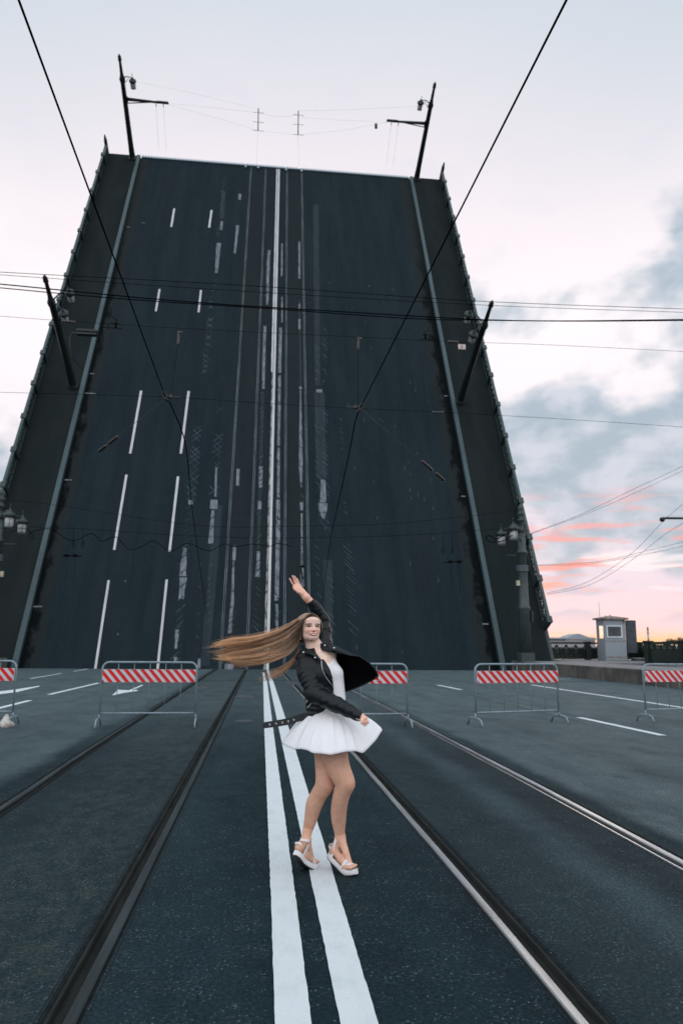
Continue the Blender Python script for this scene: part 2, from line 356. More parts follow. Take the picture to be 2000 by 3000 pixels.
GW = .086
m = MB()
for a in range(5):
    P = []
    for Y in YS:
        xl = -30 if a == 0 else rail_x(a-1, Y)+GW; xr = 30 if a == 4 else rail_x(a, Y)-GW
        if a == 0: xl = KL-.3
        if a == 4: xr = KR+.3
        P.append([(xl, Y, 0), ((xl*2+xr)/3, Y, 0), ((xl+2*xr)/3, Y, 0), (xr, Y, 0)])
    m.grid(P, 0, False)
m.add([(KL-.3, HD-.25, 0), (KR+.3, HD-.25, 0), (KR+.3, HD-.25, -1.6), (KL-.3, HD-.25, -1.6)], [(0, 1, 2, 3)])
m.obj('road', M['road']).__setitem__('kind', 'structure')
RAILLAB = ['outer rail of the left tram track, reaching the left edge of the photo',
           'inner rail of the left tram track, rusty groove running to the bottom left corner',
           'inner rail of the right tram track, bright worn head toward the bottom right',
           'outer rail of the right tram track, two bright edges running to the right edge']
for k in range(4):
    side = RAILS[k][2]          # +1: running head on the right of the groove
    root = empty('tram_rail', (rail_x(k, 4), 4, 0)); tag(root, RAILLAB[k], 'tram rail', 'steel tram rails set in the road')
    prof_h = [(.012, -.045), (.012, -.006), (.020, .001), (.056, .003), (.064, -.001), (.066, -.02)]
    prof_g = [(-.046, -.004), (-.040, -.032), (.012, -.038)]
    prof_l = [(-.064, -.012), (-.062, -.001), (-.048, -.001), (-.046, -.006)]
    prof_t = [(-GW-.012, .0015), (-.074, -.006), (-.064, -.012)]
    prof_t2 = [(.066, -.012), (.080, -.006), (GW+.012, .0015)]
    for nm, pr, mt in (('rail_head', prof_h, 'steel' if k > 1 else 'dullsteel'), ('rail_groove', prof_g, 'rust'), ('rail_lip', prof_l, 'steel' if k in (3,) else 'rust')):
        q = MB(); q.grid([[(rail_x(k, Y)+side*a-root.location.x, Y-4, z) for a, z in pr] for Y in YS], 0, False)
        q.obj(nm, M[mt], root)
    q = MB()
    for pr in (prof_t, prof_t2):
        q.grid([[(rail_x(k, Y)+side*a-root.location.x, Y-4, z) for a, z in pr] for Y in YS], 0, False)
    q.obj('joint_filler', M['tar'], root)

def strip(q, x0, x1, y0, y1, z=.004, seg=.35, jit=.006, xf=None):
    n = max(2, int((y1-y0)/seg)); P = []
    for i in range(n+1):
        Y = y0+(y1-y0)*i/n; a, b = (x0, x1) if xf is None else xf(Y)
        P.append([(a+random.uniform(-jit, jit), Y, z), (b+random.uniform(-jit, jit), Y, z)])
    q.grid(P, 0, False)
def edge(pts):
    q = sorted((gr(x, y)[1], gr(x, y)[0]) for x, y in pts); A = [a for a, _ in q]; B = [b for _, b in q]
    return lambda Y: float(np.interp(Y, A, B))
e1, e2 = edge([(771, 1992), (774.4, 2140), (794, 2640), (806, 3000)]), edge([(782, 1992), (800.7, 2140), (867, 2640), (912, 3000)])
e3, e4 = edge([(787, 1992), (817.8, 2140), (923.7, 2640), (997, 3000)]), edge([(799, 1992), (848, 2140), (999.4, 2640), (1107, 3000)])
q = MB(); strip(q, 0, 0, -4, 30.2, .004, .06, .0022, lambda Y: (e1(Y), e2(Y))); strip(q, 0, 0, -4, 30.2, .004, .06, .0022, lambda Y: (e3(Y), e4(Y)))
q.obj('centre_lines', M['white'])['kind'] = 'structure'
q = MB(); c1 = e1(28); c2 = e3(28)
strip(q, c1+.02, c1+.13, 30.4, 33.2, jit=.02); strip(q, c1+.03, c1+.12, 33.5, 38.5, jit=.02); strip(q, c2+.03, c2+.16, 30.4, 34, jit=.02); strip(q, c2+.04, c2+.15, 34.2, HD-.4, jit=.02)
for x0, y0, x1, y1, w in ((89, 2052, -120, 2105, .15), (290, 2001, 145, 2035, .15), (257, 1960, 216, 1967, .1), (180, 1973, 89, 1988.6, .1), (1281, 2007, 1351, 2021, .15), (1695, 2102, 1941, 2155, .15), (1638, 1990, 1672, 1988, .12)):
    a, b = gr(x0, y0), gr(x1, y1); s, t = (a, b) if a[1] < b[1] else (b, a)
    n = 14; P = []
    for i in range(n+1):
        c = s+(t-s)*i/n; P.append([(c[0]-w/2+random.uniform(-.006, .006), c[1], .004), (c[0]+w/2+random.uniform(-.006, .006), c[1], .004)])
    q.grid(P, 0, False)
a, b = gr(1555, 2006.5), gr(2060, 2079)
strip(q, a[0]-.08, a[0]+.08, 6, a[1], .004, .5)
strip(q, -10.15, -10.0, 4, gr(0, 2032)[1], .004, .5)
q.obj('lane_markings', M['white'])['kind'] = 'structure'
# bent arrow left of the second barrier, and the tip of another at the photo's left edge
def poly(q, pts, z=.0045): q.add([(p[0], p[1], z) for p in pts], [tuple(range(len(pts)))])
q = MB()
A = [gr(*p) for p in ((329, 2038), (346, 2021), (378, 2022.5), (416, 2006.5), (420, 2008.5), (390, 2021.5), (405, 2022), (403, 2024.5), (365, 2030))]
poly(q, A)
A = [gr(*p) for p in ((-10, 2027), (40, 2021), (116, 2009.5), (118, 2011), (50, 2028), (0, 2034), (-20, 2036))]
poly(q, A)
q.obj('arrow_marking', M['white'])['kind'] = 'structure'
# expansion joint across the road and a few repair patches
q = MB(); P = []
for i in range(60):
    X = KL+(KR-KL)*i/59; Y = 30.2+.04*random.random(); P.append([(X, Y-.07, .003), (X, Y+.07+.05*random.random(), .003)])
q.grid(P, 0, False)
for X in (5.9, -6.8, 6.35):
    strip(q, X, X+.02, 14, 29, .0025, .5, .01)
q.obj('road_joint', M['tar'])['kind'] = 'structure'
q = MB()
for (x, y, w, h) in ((717, 2040, .55, 1.3), (714, 2112, .35, .5), (590, 2015, .5, 2.0), (1255, 2048, .25, .25), (856, 2000, .6, 3.0)):
    c = gr(x, y); n = 9; pts = [(c[0]+w/2*math.cos(t)*random.uniform(.8, 1.15), c[1]+h/2*math.sin(t)*random.uniform(.8, 1.15)) for t in np.linspace(0, 2*math.pi, 14)[:-1]]
    poly(q, pts, .003)
M['patch'] = pmat('asphalt_patch', (.030, .040, .045), .7, 0, (.05, .06, .065), 3, 1, .4, 90)
q.obj('road_patch', M['patch'])['kind'] = 'structure'

# pavements with tall granite kerbs
def pavement(name, xa, xb, y0, y1, sgn):
    q = MB(); q.box(((xa+xb)/2, (y0+y1)/2, KH-.2), (abs(xb-xa), y1-y0, .4)); return q.obj(name, M['pave'])
for sgn, K in ((1, KR), (-1, KL)):
    o = pavement('pavement', K+sgn*.42, K+sgn*3.6, -14, HD-.6, sgn); o['kind'] = 'structure'
    y = -14.0; i = 0; q = MB()
    while y < HD-.7:
        L = min(4.55, HD-.6-y); q.box((K+sgn*.21, y+L/2, KH/2-.2), (.42, L-.05 if i % 3 else L-.16, KH+.4+.004)); y += L; i += 1
    o = q.obj('kerb', M['granite'], bevel=.03); o['kind'] = 'structure'
q = MB(); q.box((KR+10.5, 44.5, KH-.25), (13.8, 11.5, .5)); q.obj('pavement', M['pave'])['kind'] = 'structure'      # pier bay on the right
q = MB(); q.box((KL-10.5, 44.5, KH-.25), (13.8, 11.5, .5)); q.obj('pavement', M['pave'])['kind'] = 'structure'
q = MB(); q.box((0, 42, -4.6), (52, 12, 7.4)); q.box((0, 14, -3), (35.5, 46, 2.6)); 
q.obj('bridge_pier', M['conc'])['kind'] = 'structure'
q = MB(); q.add([(-5000, -800, -7), (5000, -800, -7), (5000, 5000, -7), (-5000, 5000, -7)], [(0, 1, 2, 3)]); q.obj('river_water', M['water'])['kind'] = 'structure'
q = MB(); q.box((300, 950, -5), (3000, 500, 6.6)); q.obj('far_embankment', M['conc'])['kind'] = 'structure'

# ---------------------------------------------------------------- the raised bridge leaf
LT = 56.3; XO1, XO2, CL, CR = -17.15, 17.45, -14.05, 14.29
leaf = empty('bridge_leaf', (0, HD, 0), (AL, 0, 0))
tag(leaf, 'raised half of a drawbridge standing steeply across the road, dark asphalt with lane lines', 'drawbridge')
q = MB(); n = 40
def jag(x0, x1, s, amp, step=.3):       # comb-like upper edge
    pts = []; x = x0
    while x < x1: pts += [(x, s), (x+step*.5, s), (x+step*.5, s+amp), (x+step, s+amp)]; x += step
    return pts
q.add([(CL, -1.2, 0), (CR, -1.2, 0), (CR, LT, 0), (CL, LT, 0)], [(0, 1, 2, 3)]); q.obj('roadway', M['leaf'], leaf)
for a, b in ((XO1, CL), (CR, XO2)):
    q = MB(); q.box(((a+b)/2, LT/2-.2, .08), (b-a, LT+.4, .30)); q.obj('walkway', M['walk'], leaf)
for a in (CL, CR):
    q = MB(); q.box((a, LT/2-.3, .18), (.34, LT+.6, .34)); q.obj('kerb_beam', M['teal'], leaf, bevel=.04)
q = MB(); q.box((0, LT/2-1.6, -.5), (XO2-XO1-.3, LT+.6, .98)); 
for X in np.linspace(-14, 14, 8): q.box((X, LT/2-2, -2.4), (.5, LT-2, 3.0))
q.obj('girder_frame', M['darkiron'], leaf)
for a, b in ((-13.8, -3.3), (-3.1, -2.0), (-1.8, .9), (1.1, 2.5), (2.7, 14.1)):
    q = MB(); q.box(((a+b)/2, LT+.09, .02), (b-a, .2, .22))
    x = a+.1
    while x < b-.1: q.box((x, LT+.3, .02), (.11, .3, .16)); x += .3
    q.obj('comb_joint', M['galv'], leaf)
for X in (-3.2, -1.9, 1.0, 2.6): q = MB(); q.box((X, LT-.15, .1), (.2, .6, .16)); q.obj('rail_end', M['galv'], leaf)
for X in (-2.63, -1.105, 1.105, 2.63):
    q = MB()
    for d in (-.055, .05): q.box((X+d, LT/2-.4, .008), (.026, LT+.8, .02))
    q.obj('tram_rail', M['steelrail'] if 'steelrail' in M else M.setdefault('steelrail', pmat('dull_rail', (.22, .24, .25), .6, .3, (.10, .12, .13), 4, 1, 0, stretch=(1, .1, 1))), leaf)
    q = MB(); q.add([(X-.05, -1, .006), (X+.05, -1, .006), (X+.05, LT, .006), (X-.05, LT, .006)], [(0, 1, 2, 3)]); q.obj('rail_groove', M['tar'], leaf)
def lstrip(q, pts, wpx, mi=0, z=.012, jit=0.0, seg=.5):
    """ribbon on the leaf along photo points, width in px"""
    A = [dk(*p) for p in pts]; 
    sc = [(dk(p[0]+1, p[1])[0]-dk(p[0], p[1])[0]) for p in pts]
    ws = wpx if isinstance(wpx, (list, tuple)) else [wpx]*len(pts)
    A = sorted(zip([a[1] for a in A], [a[0] for a in A], [w*s_ for w, s_ in zip(ws, sc)]))
    s = [a[0] for a in A]; n = max(2, int((s[-1]-s[0])/seg)); P = []
    for i in range(n+1):
        t = s[0]+(s[-1]-s[0])*i/n; X = np.interp(t, s, [a[1] for a in A]); w = np.interp(t, s, [a[2] for a in A])
        j1, j2 = (random.uniform(1-jit, 1+jit*.6), random.uniform(1-jit, 1+jit*.6)) if jit else (1, 1)
        P.append([(X-w/2*j1, t, z), (X+w/2*j2, t, z)])
    q.grid(P, mi, False)
# white double line (right one fresh and wide, left one thin and worn) and lane dashes
q = MB()
xr0, xr1 = dk(786, 1830)[0], dk(817, 520)[0]
strip2 = lambda q, xa, xb, w, s0, s1, jit: q.grid([[(xa+(xb-xa)*t-w/2+random.uniform(-jit, jit), s0+(s1-s0)*t, .012), (xa+(xb-xa)*t+w/2+random.uniform(-jit, jit), s0+(s1-s0)*t, .012)] for t in np.linspace(0, 1, 60)], 0, False)
strip2(q, xr0, xr1, .17, -.8, LT, .006)
q.obj('centre_line', M['leafwhite'], leaf)
q = MB(); xa, xb = dk(777.5, 1830)[0], dk(811, 520)[0]
strip2(q, xa, xb, .10, -.8, LT*.45, .02); q.obj('worn_centre_line', M['oldwhite'], leaf)
q = MB(); strip2(q, xa+(xb-xa)*.45, xb, .13, LT*.45, LT, .01); q.obj('centre_line', M['leafwhite'], leaf)
for a, b in (((511, 611), (502, 665)), ((468, 847), (457, 912)), ((414, 1145), (382, 1329)), ((371, 1391), (335, 1611)), ((319, 1700), (280, 1959)),
             ((620, 616), (613, 667)), ((589, 850), (582, 915)), ((553, 1146), (530, 1329)), ((522, 1396), (497, 1616)), ((489, 1698), (462, 1962))):
    q = MB(); lstrip(q, (a, b), 7.2 if a[1] > 1000 else 6, jit=.04); q.obj('lane_dash', M['leafwhite'], leaf, fixn=False)
# worn pale streaks beside the tram rails
for pts, w in ((((826, 714), (825, 810)), 5), (((826, 870), (826, 945)), 4), (((822, 960), (819, 1093)), 9), (((819, 1100), (816, 1307)), 8), (((816, 1312), (815, 1460)), 8), (((815, 1464), (813, 1640), (810, 1760)), 12), (((811, 1770), (811, 1845)), 8),
               (((877, 708), (877, 816)), 6), (((877, 890), (877, 905)), 6), (((877, 935), (877, 965)), 6), (((879.5, 1133), (880, 1140)), 8), (((880, 1143), (881, 1365), (882, 1430)), [4, 11, 3]), (((882.6, 1472), (883, 1495)), 10), (((883.5, 1504), (884, 1642), (885, 1720)), [5, 6, 12]),
               (((788, 733), (785, 800), (783, 893)), [8, 9, 6]), (((776, 955), (773, 1050), (771.5, 1140)), [8, 9, 7]), (((764, 1366), (763, 1428)), 11), (((761, 1468), (760, 1492)), 10), (((757, 1615), (754.5, 1690)), [8, 14]),
               (((698, 1374), (696, 1423)), 9), (((687, 1602), (685, 1642)), 9), (((684, 1645), (681, 1760), (673, 1856)), [5, 9, 12]), (((672, 1945), (671, 1962)), 27),
               (((634, 1370), (631, 1455)), 6), (((627, 1464), (626.5, 1491)), 21), (((624, 1495), (617, 1593)), [9, 14]), (((703, 568), (702, 585)), 8), (((696, 660), (688, 742)), [9, 6]),
               (((650, 648), (648, 674)), 7), (((641, 712), (634, 800)), [14, 8]), (((558, 1465), (558, 1478)), 13), (((542, 1606), (535, 1688)), [9, 22]), (((537, 1692), (531, 1755)), [22, 14]), (((520, 1845), (515, 1900)), [12, 7]), (((515, 1925), (514, 1942)), 10), (((584, 1930), (583, 1958)), [7, 10]),
               (((935, 1141), (935, 1150)), 17), (((946, 1405), (946, 1472)), [12, 20]), (((945, 1474), (946, 1500)), [26, 22]), (((946, 1502), (947, 1520)), [18, 6])):
    q = MB(); lstrip(q, pts, w, jit=.14, seg=.22, z=.010); q.obj('worn_streak', M['ground_patch'], leaf, fixn=False)
M['faint'] = pmat('faint_streak', (.024, .035, .041), .9, 0, (.017, .028, .033), 2, 1, 0, 40, .2, (2, .2, 1))
for pts, w in ((((935, 1150), (942, 1400)), 30), (((640, 1480), (600, 1950)), 26), (((925, 600), (930, 1130)), 16), (((655, 560), (650, 640)), 12), (((877, 880), (881, 1140)), 7), (((770, 1150), (757, 1610)), 9), (((960, 1640), (965, 1950)), 26)):
    q = MB(); lstrip(q, pts, w, jit=.1, z=.005); q.obj('faint_streak', M['faint'], leaf, fixn=False)
q = MB()
for x0, y0, x1, y1, wpx in ((819, 960, 816, 1307, 10), (816, 1310, 815, 1460, 10), (881, 1150, 882, 1430, 9), (815, 1464, 811, 1840, 13), (776, 955, 771, 1140, 10), (763, 1366, 763, 1428, 12), (756, 1615, 754, 1690, 14), (684, 1645, 673, 1856, 12), (623, 1495, 617, 1593, 14), (541, 1606, 531, 1755, 24), (519, 1845, 515, 1900, 14), (946, 1405, 946, 1472, 24), (639, 712, 634, 800, 15), (787, 733, 783, 893, 9), (826, 714, 825, 810, 7), (877, 708, 877, 816, 7), (883, 1504, 885, 1720, 10)):
    A, B = dk(x0, y0), dk(x1, y1); sc = dk(x0+1, y0)[0]-dk(x0, y0)[0]; t = min(A[1], B[1]); lo, hi = (A, B) if A[1] < B[1] else (B, A)
    while t < hi[1]:
        X = lo[0]+(hi[0]-lo[0])*(t-lo[1])/(hi[1]-lo[1]+1e-6); w = wpx*sc*.6; k = random.uniform(.2, 1.1); sg = 1 if x0 > 800 else -1; off = random.choice((-w, 0, w))*random.random(); h_ = random.uniform(.02, .09)
        if random.random() < .6: q.add([(X+off-w*k, t+w*k*.9*sg, .0135), (X+off+w*k, t-w*k*.9*sg, .0135), (X+off+w*k, t-w*k*.9*sg+h_, .0135), (X+off-w*k, t+w*k*.9*sg+h_, .0135)], [(0, 1, 2, 3)])
        t += random.uniform(.08, .5)
M['cut'] = pmat('tar_cut', (.007, .019, .026), .9, spec=.1)
q.obj('tar_cuts', M['cut'], leaf, fixn=False)['kind'] = 'stuff'
# milling scratches: short diagonal strokes
q = MB()
def hatch(x0, y0, x1, y1, wpx, step, ang=1, cross=False, th=2.6, ln=1.25):
    A, B = dk(x0, y0), dk(x1, y1); sc = (dk(x0+1, y0)[0]-dk(x0, y0)[0]); w = wpx*sc; t = min(A[1], B[1]); e = max(A[1], B[1]); lo, hi = (A, B) if A[1] < B[1] else (B, A)
    st = step; h = th*sc*.5
    while t < e:
        if random.random() < .86 and math.sin(t*1.1+x0)+math.sin(t*.43+y0) > -.9:
            X = lo[0]+(hi[0]-lo[0])*(t-lo[1])/(hi[1]-lo[1]+1e-6)+random.gauss(0, .05); h = th*sc*random.choice((.25, .4, .5, .65))
            for a in ((ang, -ang) if cross else (ang,)):
                k = random.uniform(.55, 1.05)*ln; dxx, dss = w/2*k, w*.55*k*a
                q.add([(X-dxx, t+dss, .0145), (X+dxx, t-dss, .0145), (X+dxx, t-dss+h, .0145), (X-dxx, t+dss+h, .0145)], [(0, 1, 2, 3)])
        t += st*random.uniform(.8, 1.25)
for a in ((649, 1191, 627, 1459, 22, .55, 1, True), (585, 1196, 560, 1455, 24, .55, 1, True), (620, 861, 600, 1089, 14, .7, 1, True), (657, 520, 640, 700, 9, .5, -1, False), (641, 705, 632, 800, 14, .35, -1), (634, 810, 620, 870, 9, .8, -1),
          (555, 1480, 543, 1600, 14, .45, -1), (543, 1606, 533, 1690, 24, .4, -1), (533, 1745, 522, 1840, 20, .36, -1), (522, 1840, 512, 1955, 22, .42, -1), (618, 1645, 604, 1900, 9, .5, -1), (590, 1600, 575, 1940, 8, .8, 1),
          (776, 950, 772, 1142, 9, .45, -1), (768, 1150, 763, 1370, 8, .5, -1), (761, 1492, 755, 1620, 12, .38, -1), (755, 1690, 748, 1940, 14, .42, 1), (787, 735, 783, 890, 10, .5, -1), (683, 1740, 671, 1940, 12, .5, -1), (688, 1480, 686, 1600, 7, 1.2, -1),
          (928, 1000, 929, 1370, 10, .42, 1), (952, 950, 953, 1385, 12, .42, 1), (944, 1385, 947, 1480, 32, .36, 1), (944, 1500, 950, 1545, 28, .36, 1), (999, 1210, 1003, 1405, 9, .5, 1), (1010, 1460, 1012, 1502, 9, .4, 1),
          (1020, 1595, 1027, 1700, 20, .36, 1), (1028, 1700, 1036, 1915, 22, .42, 1), (930, 1570, 934, 1900, 10, .7, 1), (968, 1620, 978, 1930, 14, .5, 1), (882, 1430, 883, 1470, 10, .4, 1), (880, 1240, 881, 1420, 10, 1.6, 1), (815, 1720, 811, 1860, 10, .5, -1), (694, 580, 690, 640, 6, .8, -1)):
    hatch(*a)
for i in range(40):      # stray nicks
    X, s = random.uniform(3.5, 12.5), random.uniform(1, 38); q.add([(X, s, .0145), (X+.035, s, .0145), (X+.03, s+random.uniform(.2, .6), .0145)], [(0, 1, 2)])
for x, y in ((368, 1703), (346, 1858), (240, 929), (1080, 838)):
    X, s = dk(x, y); q.add([(X+.05*math.cos(t), s+.07*math.sin(t), .0145) for t in np.linspace(0, 6.28, 9)[:-1]], [tuple(range(8))])
q.obj('milling_scratches', M['scratch'], leaf, fixn=False)['kind'] = 'stuff'
# gutter slots and drain bars along the kerbs
q = MB()
for x0, y, x1 in ((416, 654, 426), (372, 666, 381), (265, 1096, 277), (246, 1153, 282), (190, 1407, 212), (100, 1778, 124), (1264, 1207, 1300), (1300, 1161, 1310), (1350, 1455, 1363), (1412, 1829, 1430)):
    A, B = dk(x0, y), dk(x1, y); X0, X1 = sorted((A[0], B[0])); X0 = max(X0, CL+.2); X1 = min(X1, CR-.2)
    if X1 > X0: q = MB(); q.box(((X0+X1)/2, A[1], .03), (X1-X0, .09, .05)); q.obj('drain_bar', M['ground_patch'], leaf)
# cast-iron parapets: posts, handrail and openwork panels
POSTS = [2.9, 5.9, 9.15, 12.25, 15.3, 18.4, 21.7, 25.0, 28.3, 31.4, 34.6, 37.9, 41.1, 44.4, 47.7, 51.0, 54.3]
def panel_mb(L, H, q=None, o=(0, 0), vertical=False):
    """openwork panel L long, H high in local (u,h); returns list of (u,h) polylines"""
    ls = []
    nb = max(2, round(L/.62)); w = L/nb
    for i in range(nb):
        c = (i+.5)*w; r = min(w, H*.8)*.40
        ls.append([(c+r*math.cos(t), H*.5+r*math.sin(t)) for t in np.linspace(0, 2*math.pi, 13)])
        ls.append([(c+r*.45*math.cos(t), H*.5+r*.45*math.sin(t)) for t in np.linspace(0, 2*math.pi, 9)])
        ls += [[(i*w, .12), ((i+1)*w, H-.1)], [((i+1)*w, .12), (i*w, H-.1)], [(i*w, .1), (i*w, H-.06)]]
    return ls
for sx, X in ((-1, XO1), (1, XO2)):
    par = MB(); 
    q = MB()
    ps = [-.2] + POSTS if sx < 0 else POSTS
    for s_ in ps:
        q = MB(); q.box((X+sx*.05, s_, .60), (.34, .36, 1.15)); q.box((X+sx*.05, s_, 1.19), (.36, .44, .07)); q.obj('parapet_post', M['iron'], leaf)
    q = MB(); s_ = LT+.1; q.box((X+sx*.05, s_, .8), (.26, .34, 1.5)); q.lathe([(.15, 1.55), (.10, 1.85), (.03, 2.1)], 8, 0, (X+sx*.05, s_, 0)); q.obj('end_post', M['iron'], leaf)
    q = MB(); s0 = ps[0]; q.box((X+sx*.05, (s0+LT)/2, 1.10), (.20, LT-s0, .11)); q.box((X+sx*.05, (s0+LT)/2, 1.165), (.12, LT-s0, .03)); q.obj('handrail', M['railtop'], leaf)
    al = ps + [LT]
    q = MB(); q.box((X+sx*.05, (s0+LT)/2, .24), (.14, LT-s0, .12)); q.obj('bottom_rail', M['iron'], leaf)
    for a, b in zip(al[:-1], al[1:]):
        q = MB()
        for l in panel_mb(b-a-.36, 1.04): q.tube([(X+sx*.05, a+.18+u, h) for u, h in l], .032, 4, sm=False)
        q.obj('openwork_panel', M['iron'], leaf)
    q = MB()
    q.box((X+sx*.1, LT/2, -.22), (.5, LT, .3)); q.obj('edge_beam', M['iron'], leaf)

# ---------------------------------------------------------------- lamp posts
def lantern(parent, c, sc=1.0, lit=False):
    h = empty('lantern', c); h.parent = parent
    q = MB(); q.lathe([(.03, .68), (.06, .56), (.13, .50), (.15, .42), (.29, .37), (.33, .30), (.34, .20), (.25, .14), (.25, .10)], 14); q.lathe([(.015, .64), (.03, .86), (.004, .95)], 6)
    q.obj('lantern_cap', M['iron'], h)
    q = MB(); q.lathe([(.235, .14), (.225, -.38), (.19, -.42)], 14); q.obj('lantern_glass', M['milk'], h)
    q = MB(); q.tube([(.23*math.cos(t), .23*math.sin(t), -.38) for t in np.linspace(0, 2*math.pi, 15)[:-1]], .014, 5, closed=True)
    for t in range(4): q.tube([(.245*math.cos(t*1.571+.4), .245*math.sin(t*1.571+.4), .14), (.235*math.cos(t*1.571+.4), .235*math.sin(t*1.571+.4), -.38)], .012, 4)
    q.obj('lantern_cage', M['darkiron'], h)
    return h
def lamp_post(H, label, bracket=False, cat='lamp post', arms=(-1, 1)):
    """+x is inward, over the road; z along the pole"""
    p = empty('lamp_post'); tag(p, label, cat, 'cast iron lamp posts of the bridge')
    q = MB(); q.lathe([(.42, 0), (.44, .10), (.32, .18), (.29, .5), (.26, 1.4), (.235, 4), (.21, H*.76), (.25, H*.765), (.28, H*.79), (.20, H*.81), (.15, H*.84), (.12, H*.95), (.17, H*.955), (.18, H*.965), (.13, H*.972), (.17, H*.982), (.12, H*.994), (.02, H+.12)], 14)
    q.obj('pole', M['darkiron'], p)
    zl = H*.80
    for s in arms:
        q = MB(); pts = [(.1, 0, zl)]+[(.1+.85*t, s*1.05*t**.8, zl+.22*math.sin(t*2.6)) for t in (.2, .4, .6, .8, 1.0)]
        q.tube(pts, [.06, .05, .045, .04, .04, .04], 7)
        q.tube([(.16, s*.1, zl-.45), (.5, s*.55, zl-.1), (.62, s*.72, zl+.15)], .025, 5)
        q.obj('lantern_arm', M['darkiron'], p)
    for s in arms: lantern(p, (.98, s*1.08, zl-.36))
    if bracket:
        q = MB(); zb = H*.60
        q.tube([(0, 0, zb+.05), (4.1, 0, zb-.02)], [.16, .08], 8); q.tube([(0, 0, zb-.35), (2.4, 0, zb-.06)], .05, 6)
        q.box((3.5, 0, zb+.02), (1.1, .18, .20)); q.box((.12, 0, zb), (.3, .3, .5))
        q.obj('catenary_bracket', M['darkiron'], p)
        q = MB()
        for x in (2.9, 3.6): q.tube([(x, 0, zb-.05), (x-.03, 0, zb-.42)], .035, 6); q.tube([(x-.03, 0, zb-.42), (x-.16, 0, zb-4.6)], .008, 4)
        q.obj('insulator', M['insul'], p)
    return p
H_ = 9.85
def on_leaf(o, X, s, side):
    o.rotation_mode = 'QUATERNION'
    # local z -> leaf normal, local x -> toward the road axis
    xa = Vector((-side, 0, 0)); za = Vector((0, -math.sin(AL), math.cos(AL))); ya = za.cross(xa)
    o.rotation_quaternion = Matrix((xa, ya, za)).transposed().to_quaternion(); o.location = Vector(dkw(X, s, .2))
lp = lamp_post(H_-.2, 'dark lamp post at the top left corner of the raised leaf, with a side bracket', True, arms=(-.25,)); on_leaf(lp, -14.6, 55.6, -1)
l2 = copy_tree(lp); l2['label'] = 'dark lamp post at the top right corner of the raised leaf, with a side bracket'; on_leaf(l2, 14.82, 55.95, 1)
lm = lamp_post(H_-.2, 'dark lamp post sticking out halfway up the left edge of the raised leaf'); on_leaf(lm, -14.72, 22.5, -1)
l4 = copy_tree(lm); l4['label'] = 'dark lamp post sticking out halfway up the right edge of the raised leaf'; on_leaf(l4, 14.8, 22.7, 1)
# floodlight by the left post
fl = empty('floodlight', dkw(-13.5, 22.5, .5)); tag(fl, 'long dark lamp box on a bent pipe beside the left lamp post', 'floodlight')
fl.rotation_euler = (AL, 0, 0)
a = vp(225, 975, 44); b = vp(286, 975, 44)
fl.rotation_euler = (0, 0, 0); fl.location = tuple((a+b)/2); q = MB(); w = (b-a)[0]
q.box((0, 0, .09), (w, .45, .16)); q.box((0, 0, -.10), (w*.98, .38, .15)); q.obj('lamp_box', M['darkiron'], fl, bevel=.02)
q = MB(); q.tube([(-w/2, .1, .02), (-w/2-.3, .1, .0), (-w/2-.42, .15, -.25), (-w/2-.4, .2, -.8), (-w/2-.25, .4, -1.5), (-w/2-.1, 2.3, -1.5)], .035, 6); q.obj('bent_pipe', M['iron'], fl)

def fixed_post(X, Y, side, label):
    p = empty('lamp_post', (X, Y, KH), (0, 0, 0 if side < 0 else math.pi)); tag(p, label, 'lamp post', 'green columns with lanterns at the foot of the leaf')
    H = 9.35
    q = MB(); q.box((0, 0, .25), (.8, .8, .5)); q.lathe([(.33, .5), (.33, 3.0), (.36, 3.05), (.36, 3.12), (.30, 3.2), (.27, 4.7), (.25, 6.3), (.34, 6.35), (.34, 6.42), (.24, 6.5), (.21, 7.6)], 16)
    q.obj('column', M['column'] if 'column' in M else M.setdefault('column', pmat('column_paint', (.040, .062, .062), .5, 0, (.026, .042, .044), 3, 1, .2, 40)), p)
    q = MB(); q.lathe([(.24, 7.6), (.15, 7.8), (.13, 8.2), (.24, 8.3), (.24, 8.38), (.12, 8.45), (.22, 8.65), (.26, 8.75), (.14, 8.85), (.20, 9.0), (.21, 9.1), (.10, 9.25), (.02, H)], 14); q.obj('finial', M['iron'], p)
    zl = 7.75
    for s in (-1, 1):
        q = MB(); q.tube([(.1, 0, zl)]+[(.1+.75*t, s*1.05*t**.8, zl+.2*math.sin(t*2.6)) for t in (.2, .4, .6, .8, 1.0)], .045, 7); q.obj('lantern_arm', M['iron'], p)
    q = MB(); q.tube([(-.3, 0, 6.2), (1.0, 0, 6.2)], .04, 6); q.obj('cross_bar', M['iron'], p)
    q = MB(); q.tube([(-.25, -.5, 7.2), (0, 0, 7.0), (.3, .5, 7.2)], .04, 6); q.obj('cable_hook', M['iron'], p)
    for s in (-1, 1): lantern(p, (.88, s*1.08, zl-.36))
    q = MB(); q.box((.35, .1, 4.55), (.18, .18, .3)); q.obj('signal_lamp', M['siglamp'] if 'siglamp' in M else M.setdefault('siglamp', pmat('cream_lens', (.55, .50, .36), .4)), p)
    q = MB(); q.box((-.45, .05, 2.6), (.16, .2, .6)); q.box((-.2, -.3, 4.55), (.7, .05, .05)); q.obj('switch_box', M['darkiron'], p)
    q = MB()
    for k in range(4): q.tube([(.34*math.cos(t), .34*math.sin(t), 5.3+k*.09) for t in np.linspace(0, 2*math.pi, 15)[:-1]], .02, 4, closed=True)
    q.obj('cable_coil', M['galv'], p)
    return p
fixed_post(14.25+.8, 41.6, 1, 'green lamp column standing before the lower right of the raised leaf')
